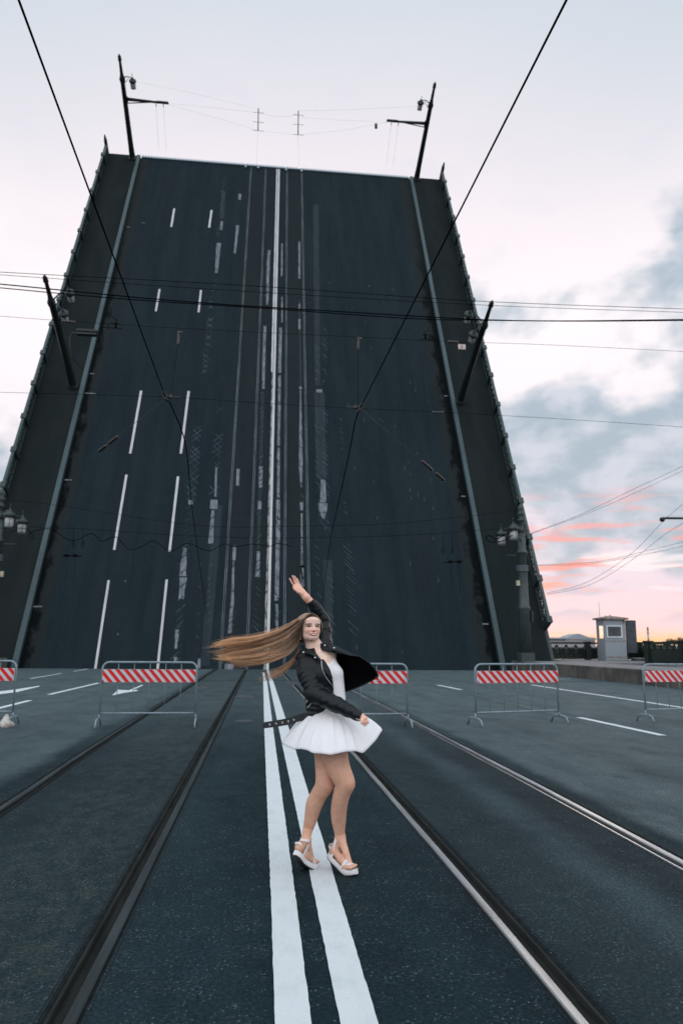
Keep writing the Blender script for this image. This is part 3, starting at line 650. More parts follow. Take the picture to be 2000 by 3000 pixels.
fixed_post(-14.95, 41.6, -1, 'green lamp column at the far left edge of the photo, two lanterns showing')
# ---------------------------------------------------------------- overhead wires
def wire(name, pts, r, label, cat='wire', group=None, mat='wire', sag=0.0, n=10, sides=5):
    P = []
    for a, b in zip(pts[:-1], pts[1:]):
        for i in range(n):
            t = i/n; c = np.array(a)+(np.array(b)-np.array(a))*t; c = c-v3(0, 0, sag*4*t*(1-t)); P.append(c)
    P.append(np.array(pts[-1])); c0 = P[0].copy()
    q = MB(); q.tube([p-c0 for p in P], r, sides); o = q.obj(name, M[mat]); o.location = tuple(c0); tag(o, label, cat, group); return o
YC = 12.45
def W_(x, y, Y=YC): return vp(x, y, Y)
# contact wires over the two tracks
JL, JR = W_(485, 1163), W_(1055, 1195)
a0 = v3(-2.10, -10, 5.75); wire('contact_wire', [a0, JL], .009, 'thick dark wire slanting from the top left corner to the left hanger', group='tram contact wires')
b1 = plane(1658, 0, (0, 0, 5.7), v3(0, 0, 1)); b2 = JR; b0 = b1+(b1-b2)*1.5
wire('contact_wire', [b0, b2], .009, 'thick dark wire slanting from the top right to the right hanger', group='tram contact wires')
def chain(name, pts, r, label, cat='wire', group=None, mat='wire'):
    P = [vp(x, y, Y) for x, y, Y in pts]; c0 = P[0].copy(); q = MB()
    # smooth with Catmull-Rom
    Q = []; E = [P[0]]+P+[P[-1]]
    for i in range(1, len(E)-2):
        for k in range(6):
            t = k/6; Q.append(.5*((2*E[i])+(-E[i-1]+E[i+1])*t+(2*E[i-1]-5*E[i]+4*E[i+1]-E[i+2])*t*t+(-E[i-1]+3*E[i]-3*E[i+1]+E[i+2])*t**3))
    Q.append(P[-1]); q.tube([p-c0 for p in Q], r, 5); o = q.obj(name, M[mat]); o.location = tuple(c0); tag(o, label, cat, group); return o
chain('contact_wire', [(485, 1163, YC), (505, 1195, 13), (545, 1310, 15.5), (562, 1480, 21), (583, 1640, 29), (606, 1800, 41)], .012, 'dark wire sagging from the left hanger down across the raised roadway', group='slack wires behind the hangers')
chain('contact_wire', [(1055, 1195, YC), (1040, 1236, 13), (1022, 1330, 15), (985, 1500, 21), (965, 1600, 27), (945, 1760, 39)], .012, 'dark wire bending down from the right hanger behind the raised hand', group='slack wires behind the hangers')
def strain(x0, y0, x1, y1, Y0, Y1, label):
    a, b = vp(x0, y0, Y0), vp(x1, y1, Y1); root = empty('guy_wire', a); tag(root, label, 'guy wire')
    q = MB(); q.tube([v3(0, 0, 0), b-a], .004, 4); q.obj('wire', M['teal'], root)
    q = MB()
    for t0, t1 in ((.70, .84), (.88, 1.0)):
        k = 7; pts = [(b-a)*(t0+(t1-t0)*i/(2*k)) for i in range(2*k+1)]; q.tube(pts, [.035 if i % 2 else .018 for i in range(2*k+1)], 7)
    q.obj('insulator', M['insul'], root)
strain(485, 1168, 291, 1322, YC, 14.2, 'thin wire with brown insulators pulling from the left hanger to the lower left')
strain(1060, 1200, 1301, 1408, YC, 14.2, 'thin wire with brown insulators pulling from the right hanger to the lower right')
def hanger(c, side, label):
    root = empty('wire_hanger', c); tag(root, label, 'wire hanger', 'hangers clamping the contact wires')
    q = MB(); q.tube([(-.05*side, 0, .0), (.27*side, 0, .0)], [.022, .014], 6); q.box((.0, 0, .0), (.07, .07, .10)); q.tube([(-.03*side, -.1, .06), (.0, 0, 0), (.03*side, .08, -.05)], .024, 6)
    q.obj('clamp', M['darkiron'], root)
    q = MB()
    for x in (.01, .09): q.lathe([(.012, -.04), (.03, -.02), (.03, .01), (.015, .03), (.01, .05)], 8, 0, (side*x, 0, 0))
    q.obj('insulator', M['insul'], root)
hanger(JL, 1, 'dark wire clamp with brown insulators hanging over the left tram track')
hanger(JR, -1, 'dark wire clamp with brown insulators hanging over the right tram track')
# span wires in the plane of the hangers
def span(pts, r, label, Y=YC, group=None, sag=0):
    if Y < 20: (x0, y0), (x1, y1), (x2, y2), (x3, y3) = pts[0], pts[1], pts[-2], pts[-1]; pts = [(x0-9*(x1-x0), y0-9*(y1-y0))]+list(pts)+[(x3+9*(x3-x2), y3+9*(y3-y2))]
    return chain('span_wire', [(x, y, Y) for x, y in pts], r, label, 'wire', group)
span([(-150, 1143), (0, 1149), (485, 1163), (770, 1181), (1055, 1197), (1270, 1206), (1501, 1219), (1700, 1231), (2000, 1251), (2150, 1262)], .0035, 'thin span wire carrying the two hangers, crossing at mid height of the leaf')
span([(-150, 918), (0, 926), (145, 937), (500, 960), (1000, 985), (1300, 1000), (1600, 1010), (2000, 1030), (2150, 1040)], .0035, 'thin span wire with short insulators, next above the two hangers')
span([(-150, 786), (0, 797), (700, 835), (1400, 882), (2000, 905), (2150, 910)], .006, 'uppermost of the paired cables crossing the leaf below its dashes', 13.2)
span([(-150, 795), (0, 805), (600, 846), (1400, 893), (2000, 915), (2150, 920)], .005, 'second of the paired cables crossing the leaf, close under the uppermost', 13.2)
span([(-150, 820), (0, 832), (500, 880), (1000, 913), (1500, 939), (2000, 936), (2150, 933)], .012, 'thick black twisted cable crossing the leaf below the thin pair', 13.2)
span([(-150, 830), (0, 843), (180, 860), (420, 880), (800, 905), (1200, 933), (1400, 938), (1700, 941), (2000, 939), (2150, 938)], .010, 'black cable tangled with the thick twisted cable', 13.25)
def short_ins(x0, y0, x1, y1, label, Y=YC, r=.03):
    a, b = vp(x0, y0, Y), vp(x1, y1, Y); k = 5; q = MB(); pts = [(b-a)*i/(2*k) for i in range(2*k+1)]; q.tube(pts, [r if i % 2 else r*.55 for i in range(2*k+1)], 7)
    o = q.obj('insulator', M['insul']); o.location = tuple(a); tag(o, label, 'insulator', 'insulators strung on the span wires')
short_ins(182, 941, 222, 945, 'dark insulator strung on the span wire beside the left lamp post')
short_ins(1310, 1001, 1342, 1003, 'dark insulator strung on the span wire above the little white plate')
def dropper(x, y0, y1, y2, x2, label):
    a = vp(x, y0, YC); root = empty('dropper', a); tag(root, label, 'dropper', 'droppers between the span wires')
    b, c = vp(x-2, y1, YC), vp(x2, y2, YC); q = MB(); k = 6; q.tube([(b-a)*i/(2*k) for i in range(2*k+1)], [.024 if i % 2 else .014 for i in range(2*k+1)], 6); q.box((.02, 0, -.02), (.09, .03, .03)); q.obj('insulator', M['insul'], root)
    q = MB(); q.tube([b-a, c-a], .0035, 4); q.obj('wire', M['wire'], root)
dropper(524, 970, 1010, 1150, 503, 'short vertical insulator above the left hanger')
dropper(1050, 988, 1024, 1185, 1048, 'short vertical insulator above the right hanger')
for sd, lab in ((1, 'small cluster of wire fittings in front of the left kerb beam'), (-1, 'small cluster of wire fittings in front of the right kerb beam')):
    x, y = (322, 950) if sd > 0 else (1262, 985); c = vp(x, y, YC); q = MB(); k = F/12.9
    for dx_, dy_, ex, ey in ((0, -50, 6, -22), (6, -22, 22, -12), (0, -5, 28, -2), (-4, -2, -2, 18), (18, -12, 18, 10), (-22, 10, 36, 12), (-25, 10, -12, 55)):
        q.tube([(dx_*sd/k, 0, -dy_/k), (ex*sd/k, 0, -ey/k)], .006, 4)
    q.tube([(18*sd/k, 0, .04), (18*sd/k, 0, -.06)], .018, 6)
    o = q.obj('wire_fitting', M['wire']); o.location = tuple(c); tag(o, lab, 'wire fitting', 'wire fittings on the upper span wire')
# little plate
a, b = vp(1341, 1008, YC), vp(1363, 1024, YC); pl = empty('number_plate', (a+b)/2); tag(pl, 'small pale plate with a dark figure hanging near the right lamp post', 'sign')
w, h = (b-a)[0], (a-b)[2]
q = MB(); q.box((0, 0, 0), (w, .006, h)); M['plate'] = pmat('pale_plate', (.66, .52, .48), .5); q.obj('plate', M['plate'], pl, bevel=.002)
q = MB()
for x0, z0, x1, z1 in ((.012, .025, -.01, .025), (-.01, .025, -.012, .003), (-.012, .003, .008, .002), (.008, .002, .012, -.012), (.012, -.012, 0, -.024), (0, -.024, -.012, -.02)):
    q.tube([(x0, -.006, z0), (x1, -.006, z1)], .0032, 4)
q.obj('figure', M['insul'], pl)
q = MB(); q.tube([(0, 0, h/2), (-.02, 0, h/2+.05)], .003, 4); q.obj('hook', M['wire'], pl)
# wires between the fixed columns
span([(-40, 1490), (40, 1466), (300, 1500), (600, 1541), (900, 1541), (1175, 1532), (1495, 1498)], .010, 'upper thin cable slung between the two green lamp columns', 40.5)
span([(-40, 1550), (150, 1545), (600, 1572), (900, 1576), (1230, 1566), (1470, 1548)], .010, 'lower thin cable slung between the two green lamp columns', 40.5)
chain('looped_cable', [(x, y, 40.4) for x, y in ((30, 1560), (60, 1548), (84, 1553), (100, 1575), (95, 1578), (86, 1568), (100, 1556), (150, 1550), (195, 1578), (225, 1582), (268, 1563), (300, 1585), (340, 1573), (375, 1608), (410, 1604), (450, 1585), (500, 1614), (550, 1592), (610, 1614), (655, 1594), (690, 1602), (740, 1594), (790, 1600), (815, 1592), (855, 1601))], .020, 'heavy slack cable hanging in loops from the left lantern across the roadway', 'cable')
chain('looped_cable', [(x, y, 40.0) for x, y in ((1500, 1568), (1470, 1585), (1440, 1588), (1424, 1580), (1426, 1570), (1440, 1572), (1452, 1580), (1475, 1568), (1500, 1555))], .03, 'short looped cable under the lanterns of the right column', 'cable')
for sd, x0, lab in ((1, 0, 'dark cross bar with two hooked wires beside the left kerb beam'), (-1, 1540, 'dark cross bar with two hooked wires beside the right kerb beam')):
    X = (lambda x: x) if sd > 0 else (lambda x: 1540-x)
    c = vp(X(205), 1628, 40.3); q = MB(); dyy = 0 if sd > 0 else 18
    V = lambda x, y: vp(X(x), y+dyy, 40.3)-c
    q.tube([V(185, 1627), V(240, 1630)], .028, 6); 
    for x in (196, 221):
        q.box(tuple(V(x, 1628)), (.2, .14, .13)); q.tube([V(x, 1628), V(x-4, 1720)], .008, 4)
    for x, t in ((216, 1545), (243, 1540)):
        q.tube([V(x, t), V(x, 1585)], .012, 5); q.tube([V(x, 1585), V(x+4, 1596), V(x, 1606), V(x-4, 1596), V(x, 1585)], .02, 5)
    o = q.obj('wire_fitting', M['wire']); o.location = tuple(c); tag(o, lab, 'wire fitting', 'hooked cross bars low on the leaf')
c = vp(885, 1660, 40); q = MB(); q.box((0, 0, 0), (.26, .1, .09)); q.tube([(0, 0, .1), (-.05, 0, -.15), (.02, 0, -.7)], .04, 6); q.tube([(0, 0, 0), (-.02, 0, .8)], .02, 4); q.tube([(0, 0, -.7), (.6, 0, -3.6)], .02, 4)
o = q.obj('wire_fitting', M['wire']); o.location = tuple(c); tag(o, 'dark clamp on the pale streak just above the raised hand', 'wire fitting')
# wires and rods at the top of the leaf
YT = 64.5
def top(x, y): return vp(x, y, YT)
TWL = ['faint wire from the left bracket to the left rod, upper of the pair', 'faint wire from the left bracket to the foot of the left rod', 'faint wire between the heads of the two rods', 'faint wire between the feet of the two rods', 'faint wire from the right rod to the right bracket, upper of the pair', 'faint wire from the foot of the right rod to the right bracket', 'faint wire from the lantern of the top left post to the left rod', 'faint wire from the head of the right rod toward the top right lantern']
for lab, pts in zip(TWL, ([(488, 303), (560, 309), (757, 330)], [(488, 305), (650, 350), (757, 383)], [(757, 331), (800, 340), (850, 341), (874, 331)], [(757, 383), (874, 395)], [(874, 343), (1000, 352), (1138, 357)], [(874, 395), (1000, 382), (1138, 358)], [(405, 240), (560, 272), (757, 320)], [(874, 325), (1050, 320), (1235, 311)])):
    chain('span_wire', [(x, y, YT) for x, y in pts], .0042, lab, 'wire', 'wires above the top edge of the leaf')
for (x, y0, y1, yb, xb, lab) in ((757, 318, 383, 482, 751, 'left of the two thin vertical rods above the top edge of the leaf'), (874, 325, 395, 488, 876, 'right of the two thin vertical rods above the top edge of the leaf')):
    a = top(x, y0); root = empty('wire_rod', a); tag(root, lab, 'rod', 'rods above the top edge of the leaf')
    q = MB(); q.tube([v3(0, 0, 0), top(x-1, y1)-a], .05, 6); q.obj('rod', M['insul'], root)
    q = MB(); q.tube([top(x-1, y1)-a, top(xb, yb)-a], .006, 4)
    for t in (y0+12, y0+40, y1): c = top(x, t)-a; q.tube([c-v3(.55, 0, 0), c+v3(.55, 0, 0)], .018, 4)
    q.obj('wire', M['wire'], root)
o_ = top(1101, 370); q = MB(); q.lathe([(.06, .3), (.14, .26), (.14, -.2), (.08, -.25)], 10); o = q.obj('hanging_weight', M['darkiron']); o.location = tuple(o_); tag(o, 'small dark weight hanging left of the top right bracket', 'weight')
# wires in the sky on the right
for lab, pts, Y, r in (('upper of two near-parallel wires rising right from the edge of the leaf', ((1553, 1563), (1700, 1507), (1850, 1435), (2000, 1365), (2150, 1290)), 36, .009),
                   ('lower of two near-parallel wires rising right from the edge of the leaf', ((1553, 1564), (1700, 1512), (1850, 1448), (2000, 1378), (2150, 1305)), 36, .008),
                   ('thin wire over the pink cloud, nearly level', ((1575, 1655), (1750, 1645), (1900, 1612), (2000, 1587), (2150, 1545)), 60, .014),
                   ('second thin wire over the pink cloud, level then rising', ((1570, 1657), (1720, 1653), (1870, 1627), (2000, 1600), (2150, 1562)), 61, .013),
                   ('steeper of the wires rising past the end of the dark bracket arm', ((1600, 1738), (1720, 1705), (1850, 1620), (1940, 1528), (2000, 1475), (2100, 1385)), 70, .018),
                   ('wire beneath the steeper one, running to the right edge above the booth', ((1600, 1742), (1730, 1712), (1850, 1640), (1940, 1570), (2000, 1532), (2100, 1470)), 71, .018)):
    chain('overhead_wire', [(x, y, Y) for x, y in pts], r, lab, 'wire', 'wires in the sky above the booth')
a, b = vp(1938, 1518, 70), vp(2120, 1519, 70); root = empty('bracket_arm', a); tag(root, 'dark horizontal arm entering the sky from the right edge', 'bracket')
q = MB(); q.tube([v3(0, 0, 0), b-a], .12, 6); q.obj('arm', M['darkiron'], root); q = MB(); q.lathe([(.1, .1), (.28, 0), (.28, -.25), (.1, -.4)], 8); q.obj('clamp', M['darkiron'], root)

# ---------------------------------------------------------------- parapets on the fixed pier, booth, far bank
M['greeniron'] = pmat('green_iron', (.008, .030, .016), .5, 0, (.008, .016, .016), .5, 1, .2, 40)
def fence_run(pts, label, sub=3.2):
    c0 = np.array(pts[0]+(KH,)); root = empty('railing', c0); tag(root, label, 'railing', 'cast iron railings round the pier')
    post, rail, pan = MB(), MB(), MB()
    for a, b in zip(pts[:-1], pts[1:]):
        a, b = v3(*a, KH)-c0, v3(*b, KH)-c0; L = np.linalg.norm(b-a); d = (b-a)/L; n = max(1, round(L/sub)); ang = math.atan2(d[1], d[0]); Mz = Matrix.Rotation(ang, 3, 'Z')
        for i in range(n+1):
            c = a+d*L*i/n; post = MB(); post.box((c[0], c[1], .58), (.32, .32, 1.16), M=Mz); post.box((c[0], c[1], 1.195), (.40, .40, .07), M=Mz); post.obj('railing_post', M['greeniron'], root)
        c = (a+b)/2; rail.box((c[0], c[1], 1.11), (L, .16, .12), M=Mz); bk = MB(); bk.box((c[0]+d[1]*.05, c[1]-d[0]*.05 if abs(d[0]) < .5 else c[1]+.06, .44), (L, .03, .62), M=Mz); bk.obj('backing_plate', M['greeniron'], root); pan.box((c[0], c[1], .10), (L, .10, .10), M=Mz)
        for i in range(n):
            for l in panel_mb(L/n-.3, 1.08):
                pan.tube([tuple(a+d*(L*i/n+.15+u))[:2]+(h,) for u, h in l], .052, 4, sm=False)
    rail.obj('handrail', M['greeniron'], root); pan.obj('openwork_panels', M['greeniron'], root)
fence_run([(KR+3.3, 47.6), (KR+10.6, 47.6)], 'dark green openwork railing behind the booth, at the back of the pier')
fence_run([(KR+6.2+4.5, 47.6), (KR+8.6, 39.0), (KR+6.2, 38.4), (KR+6.2, 12)], 'dark openwork railing right of the booth, nearer to the camera')
fence_run([(-(KR+6.2), 38.4), (-(KR+6.2), 12)], 'openwork railing along the left pavement')
q = MB(); c = gr(1892, 1936, KH); q.box((0, 0, .14), (1.9, .9, .10)); q.box((0, 0, .06), (1.7, .7, .12)); o = q.obj('low_slab', M['conc'], bevel=.02); o.location = tuple(c); tag(o, 'low pale slab lying on the pavement right of the booth', 'slab')
# booth
BF = gr(1806, 1936, KH); k = (BF[1])/F
def bx(px): return (vp(px, 1930, BF[1])[0]-BF[0])
bo = empty('control_booth', BF); tag(bo, 'small grey metal booth with a white framed window, on the pier beside the railing', 'booth')
x0, x1 = bx(1774), bx(1836); ztop = vp(1806, 1815, BF[1])[2]-KH; dep = 1.15
zw0 = vp(1806, 1868, BF[1])[2]-KH; zw1 = vp(1806, 1832.5, BF[1])[2]-KH; wx0, wx1 = bx(1779.5), bx(1825)
q = MB()
def wall_hole(q, ax, c, u0, u1, z0, z1, hu0, hu1, hz0, hz1, t):
    for (a, b, e, f) in ((u0, hu0, z0, z1), (hu1, u1, z0, z1), (hu0, hu1, z0, hz0), (hu0, hu1, hz1, z1)):
        if b > a and f > e:
            cc = ((a+b)/2, c, (e+f)/2) if ax == 'x' else (c, (a+b)/2, (e+f)/2); sz = (b-a, t, f-e) if ax == 'x' else (t, b-a, f-e); q.box(cc, sz)
t = .06
wall_hole(q, 'x', t/2, x0, x1, .22, ztop, wx0, wx1, zw0, zw1, t)
wall_hole(q, 'x', dep-t/2, x0, x1, .22, ztop, x0+.15, x1-.15, zw0-.05, zw1, t)
wall_hole(q, 'y', x0+t/2, t, dep-t, .22, ztop, .18, dep-.2, zw0-.05, zw1, t)
wall_hole(q, 'y', x1-t/2, t, dep-t, .22, ztop, .5, .5, zw1, zw1, t)
q.obj('wall', M['bthwall'], bo)
q = MB(); q.box(((x0+x1)/2, dep/2, .11), (x1-x0+.03, dep+.03, .22)); q.obj('plinth', M['bthwall'], bo, bevel=.02)
q = MB(); q.box(((x0+x1)/2, -.012, .235), (x1-x0+.06, .03, .05)); q.box(((x0+x1)/2, -.008, zw0-.22), (x1-x0, .02, .04)); q.box((bx(1790), -.004, .05), (.25, .03, .1)); q.box((x1-.12, -.004, ztop-.16), (.2, .014, .2)); q.obj('trim', M['bthrust'], bo)
q = MB(); ox, oy = .15, .18
zr = ztop; q.box(((x0+x1)/2, dep/2, zr+.05), (x1-x0+2*ox, dep+2*oy, .10))
cx_, cy_ = (x0+x1)/2, dep/2; w, d = (x1-x0)/2+ox, dep/2+oy
q.add([(cx_-w, cy_-d, zr+.102), (cx_+w, cy_-d, zr+.102), (cx_+w, cy_+d, zr+.102), (cx_-w, cy_+d, zr+.102), (cx_, cy_, zr+.27)], [(0, 1, 4), (1, 2, 4), (2, 3, 4), (3, 0, 4)])
q.lathe([(.03, .24), (.03, .34)], 8, 0, (cx_, cy_, zr)); q.lathe([(.06, .1), (.06, .24)], 8, 0, (cx_-w+.35, cy_-d+.3, zr))
q.obj('roof', M['bthrust'], bo)
q = MB(); a = .07
for (c, s) in ((((wx0+wx1)/2, -.02, zw0+a/2), (wx1-wx0, .08, a)), (((wx0+wx1)/2, -.02, zw1-a/2), (wx1-wx0, .08, a)), ((wx0+a/2, -.02, (zw0+zw1)/2), (a, .08, zw1-zw0-2*a)), ((wx1-a/2, -.02, (zw0+zw1)/2), (a, .08, zw1-zw0-2*a))): q.box(c, s)
wf = q.obj('window_frame', M['frame'], bo)
q = MB(); q.box(((wx0+wx1)/2, 0, (zw0+zw1)/2), (wx1-wx0-2*a, .012, zw1-zw0-2*a)); q.obj('pane', M['glass'], wf)
q = MB(); q.box((x0+.03, dep/2, (zw0+zw1)/2), (.012, dep-.4, zw1-zw0+.04)); q.obj('side_pane', M['glass'], bo)
q = MB(); q.box(((x0+x1)/2, dep-.03, (zw0+zw1)/2), (x1-x0-.3, .012, zw1-zw0+.04)); q.obj('back_pane', M['glass'], bo)
q = MB(); q.box((wx0+.35, .5, zw0+.12), (.5, .1, .42)); q.box((wx1-.35, .8, zw0+.4), (.5, .3, .8)); q.obj('desk_panel', M['dark'], bo)
q = MB(); q.tube([(bx(1770.5), .4, ztop+.1), (bx(1770), .4, ztop+1.15)], .014, 5); q.obj('aerial', M['galv'], bo)
x2, x3 = bx(1842), bx(1871); q = MB(); zc = vp(1850, 1817, BF[1])[2]-KH; q.box(((x2+x3)/2, .2, (zc+.5)/2), (x3-x2, .12, zc-.5)); q.box(((x2+x3)/2-.05, .13, zc-.6), (.2, .02, .26)); q.obj('side_panel', M['dark'], bo, bevel=.01)
# far bank
def far(name, lab, cat, YY):
    o = empty(name); tag(o, lab, cat); o.location = (0, YY, 0); return o
YF = 720.0
def fp(x, y, Y=YF): return vp(x, y, Y)
fb = far('far_building', 'long pale building with a low pediment roof on the far bank, left of the booth', 'building', YF)
M['pale'] = pmat('pale_stone', (.30, .29, .30), .8, 0, (.23, .23, .25), .05); M['palegreen'] = pmat('pale_roof', (.27, .33, .36), .6, 0, (.22, .27, .3), .05)
q = MB(); a, b = fp(1560, 1893), fp(1742, 1874); q.box(((a[0]+b[0])/2, 10, (a[2]+b[2])/2-2), (b[0]-a[0], 20, b[2]-a[2]+4)); c, d = fp(1650, 1873), fp(1745, 1870.5); q.box(((c[0]+d[0])/2, 9.5, (c[2]+d[2])/2), (d[0]-c[0], 21, 1.3)); q.obj('wall', M['pale'], fb)
q = MB(); pts = [fp(x, y) for x, y in ((1652, 1870.5), (1672, 1862), (1688, 1857), (1694, 1856.5), (1706, 1860), (1722, 1866), (1742, 1868.5), (1742, 1871.5), (1652, 1871.5))]
n_ = len(pts); q.add([(p[0], 0, p[2]) for p in pts]+[(p[0], 20, p[2]) for p in pts], [tuple(range(n_)), tuple(range(n_, 2*n_))]+[(i, (i+1) % n_, n_+(i+1) % n_, n_+i) for i in range(n_)])
a, b = fp(1560, 1876), fp(1655, 1868); q.box(((a[0]+b[0])/2, 10, (a[2]+b[2])/2), (b[0]-a[0], 20, b[2]-a[2])); q.obj('roof', M['palegreen'], fb)
q = MB()
for x in range(1600, 1740, 9): a = fp(x, 1882); q.box((a[0], -.15, a[2]), (1.2, .3, 1.6))
q.obj('windows', M['dark'], fb)
ch = far('factory_chimney', 'red and white factory chimney far off, right of the booth', 'chimney', 900)
a, b = fp(1899, 1890, 900), fp(1897.5, 1837, 900); H = b[2]-a[2]; ch.location = (a[0], 900, a[2])
q = MB(); q.lathe([(1.35, 0), (1.15, H*.62)], 10); q.lathe([(1.12, H*.70), (1.08, H*.78)], 10); q.obj('white_shaft', M['chw'] if 'chw' in M else M.setdefault('chw', pmat('chimney_white', (.45, .44, .46), .8)), ch)
q = MB(); q.lathe([(1.15, H*.62), (1.12, H*.70)], 10); q.lathe([(1.08, H*.78), (1.0, H)], 10); q.lathe([(1.38, H*.22), (1.34, H*.32)], 10); M['chr'] = pmat('chimney_red', (.24, .13, .13), .8); q.obj('red_bands', M['chr'], ch)
M['fol'] = pmat('foliage', (.05, .045, .025), .8, 0, (.10, .06, .025), .4); M['bark'] = pmat('bark', (.05, .04, .03), .8)
def far_tree(px, py, w, h, lab):
    c = fp(px, py, 640); c[2] -= 1.6; o = empty('tree', c); tag(o, lab, 'tree', 'trees on the far bank'); q = MB()
    for i in range(420):
        t = random.uniform(0, 6.28); u = random.uniform(-1, 1); r = random.random()**.4; rr = math.sqrt(1-u*u)*r
        p = v3(w/2*rr*math.cos(t)*random.choice((1, .7)), 3*rr*math.sin(t), h*.48+h*.45*u*r+.5*math.sin(t*3)); e = .42
        d1 = rng.normal(size=3); d1 /= np.linalg.norm(d1); d2 = np.cross(d1, rng.normal(size=3)); d2 /= np.linalg.norm(d2)
        q.add([p+d1*e, p+d2*e, p-d1*e, p-d2*e], [(0, 1, 2, 3)])
    q.obj('crown', M['fol'], o, fixn=False); q = MB(); q.tube([(0, 0, -2), (0, 0, h*.6)], [.5, .25], 6); q.obj('trunk', M['bark'], o)
far_tree(1962, 1884, 10, 6, 'leftmost of the small far trees near the right edge, low and lit by sunset'); far_tree(1975, 1884, 7, 5, 'small far tree in the middle of those near the right edge')
far_tree(1992, 1884, 9, 7.5, 'tallest of the far trees, at the right edge of the photo'); 
q = MB(); a, b = fp(1560, 1885, 800), fp(2300, 1893, 800); q.box((0, 0, 0), (b[0]-a[0], 12, 3.0)); q.box((-60, 3, 2), (30, 10, 2)); q.box((20, 3, 2.2), (60, 10, 2.4)); o = q.obj('far_quay', M['pale']); o.location = ((a[0]+b[0])/2, 800, .4); o['kind'] = 'structure'

# ---------------------------------------------------------------- street barriers
def barrier(Wd, label, flip=False):
    p = empty('barrier'); tag(p, label, 'barrier', 'crowd barriers with red and white boards across the road')
    H, z0, r, rc = 1.12, .24, .0185, .12
    arc = lambda cx, cz, a0, a1: [(cx+rc*math.cos(t), 0, cz+rc*math.sin(t)) for t in np.linspace(a0, a1, 7)]
    q = MB(); q.tube([(-Wd/2, 0, z0-.03)]+arc(-Wd/2+rc, H-rc, math.pi, math.pi/2)+arc(Wd/2-rc, H-rc, math.pi/2, 0)+[(Wd/2, 0, z0-.03)], r, 9)
    q.tube([(-Wd/2, 0, z0), (Wd/2, 0, z0)], r*.9, 8); q.obj('frame', M['galv'], p)
    nb = 5
    q = MB()
    for i in range(nb): x = -Wd/2+Wd*(i+1)/(nb+1); q.tube([(x, .0, z0), (x, .0, H)], .0065, 5)
    q.obj('bars', M['galv'], p)
    q = MB(); zt, zb = H-.125, H-.345; q.box((0, -.035, (zt+zb)/2), (Wd-.03, .024, zt-zb)); bd = q.obj('board', M['board'], p)
    q = MB(); a, b = -Wd/2+.015, Wd/2-.015; pitch = Wd/11.5; w = pitch*.52; sl = .20; x = a-sl-.03
    while x < b:                # stripes lean like a backslash, clipped to the board
        P = [(x, zt), (x+w, zt), (x+w+sl, zb), (x+sl, zb)]
        for lim, sg in ((a, 1), (b, -1)):
            Q = []
            for i in range(len(P)):
                A_, B_ = P[i], P[(i+1) % len(P)]; ia, ib = sg*(A_[0]-lim) >= 0, sg*(B_[0]-lim) >= 0
                if ia: Q.append(A_)
                if ia != ib: t = (lim-A_[0])/(B_[0]-A_[0]); Q.append((lim, A_[1]+t*(B_[1]-A_[1])))
            P = Q
            if not P: break
        if len(P) > 2: q.add([(u, -.0495, z) for u, z in P], [tuple(range(len(P)))])
        x += pitch
    q.obj('red_stripes', M['red'], bd, fixn=False)
    for sx in (-1, 1):
        q = MB(); q.tube([(sx*Wd/2, 0, z0), (sx*(Wd/2+.02), 0, .13)], .018, 7); q.tube([(sx*(Wd/2+.02), -.26, .01), (sx*(Wd/2+.02), -.20, .12), (sx*(Wd/2+.02), -.12, .145), (sx*(Wd/2+.02), .12, .145), (sx*(Wd/2+.02), .20, .12), (sx*(Wd/2+.02), .26, .01)], .0165, 8)
        q.obj('foot', M['galv'], p)
    return p
BAR = [((-3.13, 13.50), (-1.52, 13.54), 'red and white striped barrier left of the woman, beneath her hair'),
       ((-6.4, 14.02), (-4.74, 13.88), 'barrier cut by the left edge of the photo, white rag at its foot'),
       ((.62, 13.2), (2.26, 13.3), 'barrier partly hidden behind the black jacket'),
       ((3.53, 13.46), (5.48, 13.98), 'barrier right of the woman, standing clear in front of the kerb'),
       ((7.24, 14.08), (8.94, 14.36), 'barrier cut by the right edge of the photo')]
b0_ = barrier(1.70, BAR[0][2])
for i, (a, b, lab) in enumerate(BAR):
    o = b0_ if i == 0 else copy_tree(b0_); o['label'] = lab
    o.location = ((a[0]+b[0])/2, (a[1]+b[1])/2, 0); o.scale = ((.965, 1, 1.09, 1.0, 1.0)[(0, 1, 3, 2, 4)[i]], 1, 1)
    o.rotation_euler = ((0, .012, -.01, .008, -.012)[i], 0, math.atan2(b[1]-a[1], b[0]-a[0]))
c = gr(40, 2128); q = MB(); n = 18
prof = [(.11, 0), (.13, .03), (.105, .07), (.065, .12), (.045, .16), (.025, .20), (.01, .22)]
P = [[(r*math.cos(t)*(1+.28*math.sin(3*t+z*30)+.12*math.sin(7*t)), .8*r*math.sin(t)*(1+.2*math.cos(4*t+z*20)), z) for t in np.linspace(0, 2*math.pi, n)] for r, z in prof]
q.grid(P); o = q.obj('rag', M['bag']); o.location = (-4.74, 13.62, .0); tag(o, 'crumpled dirty white rag tied round the foot of the leftmost barrier', 'rag')
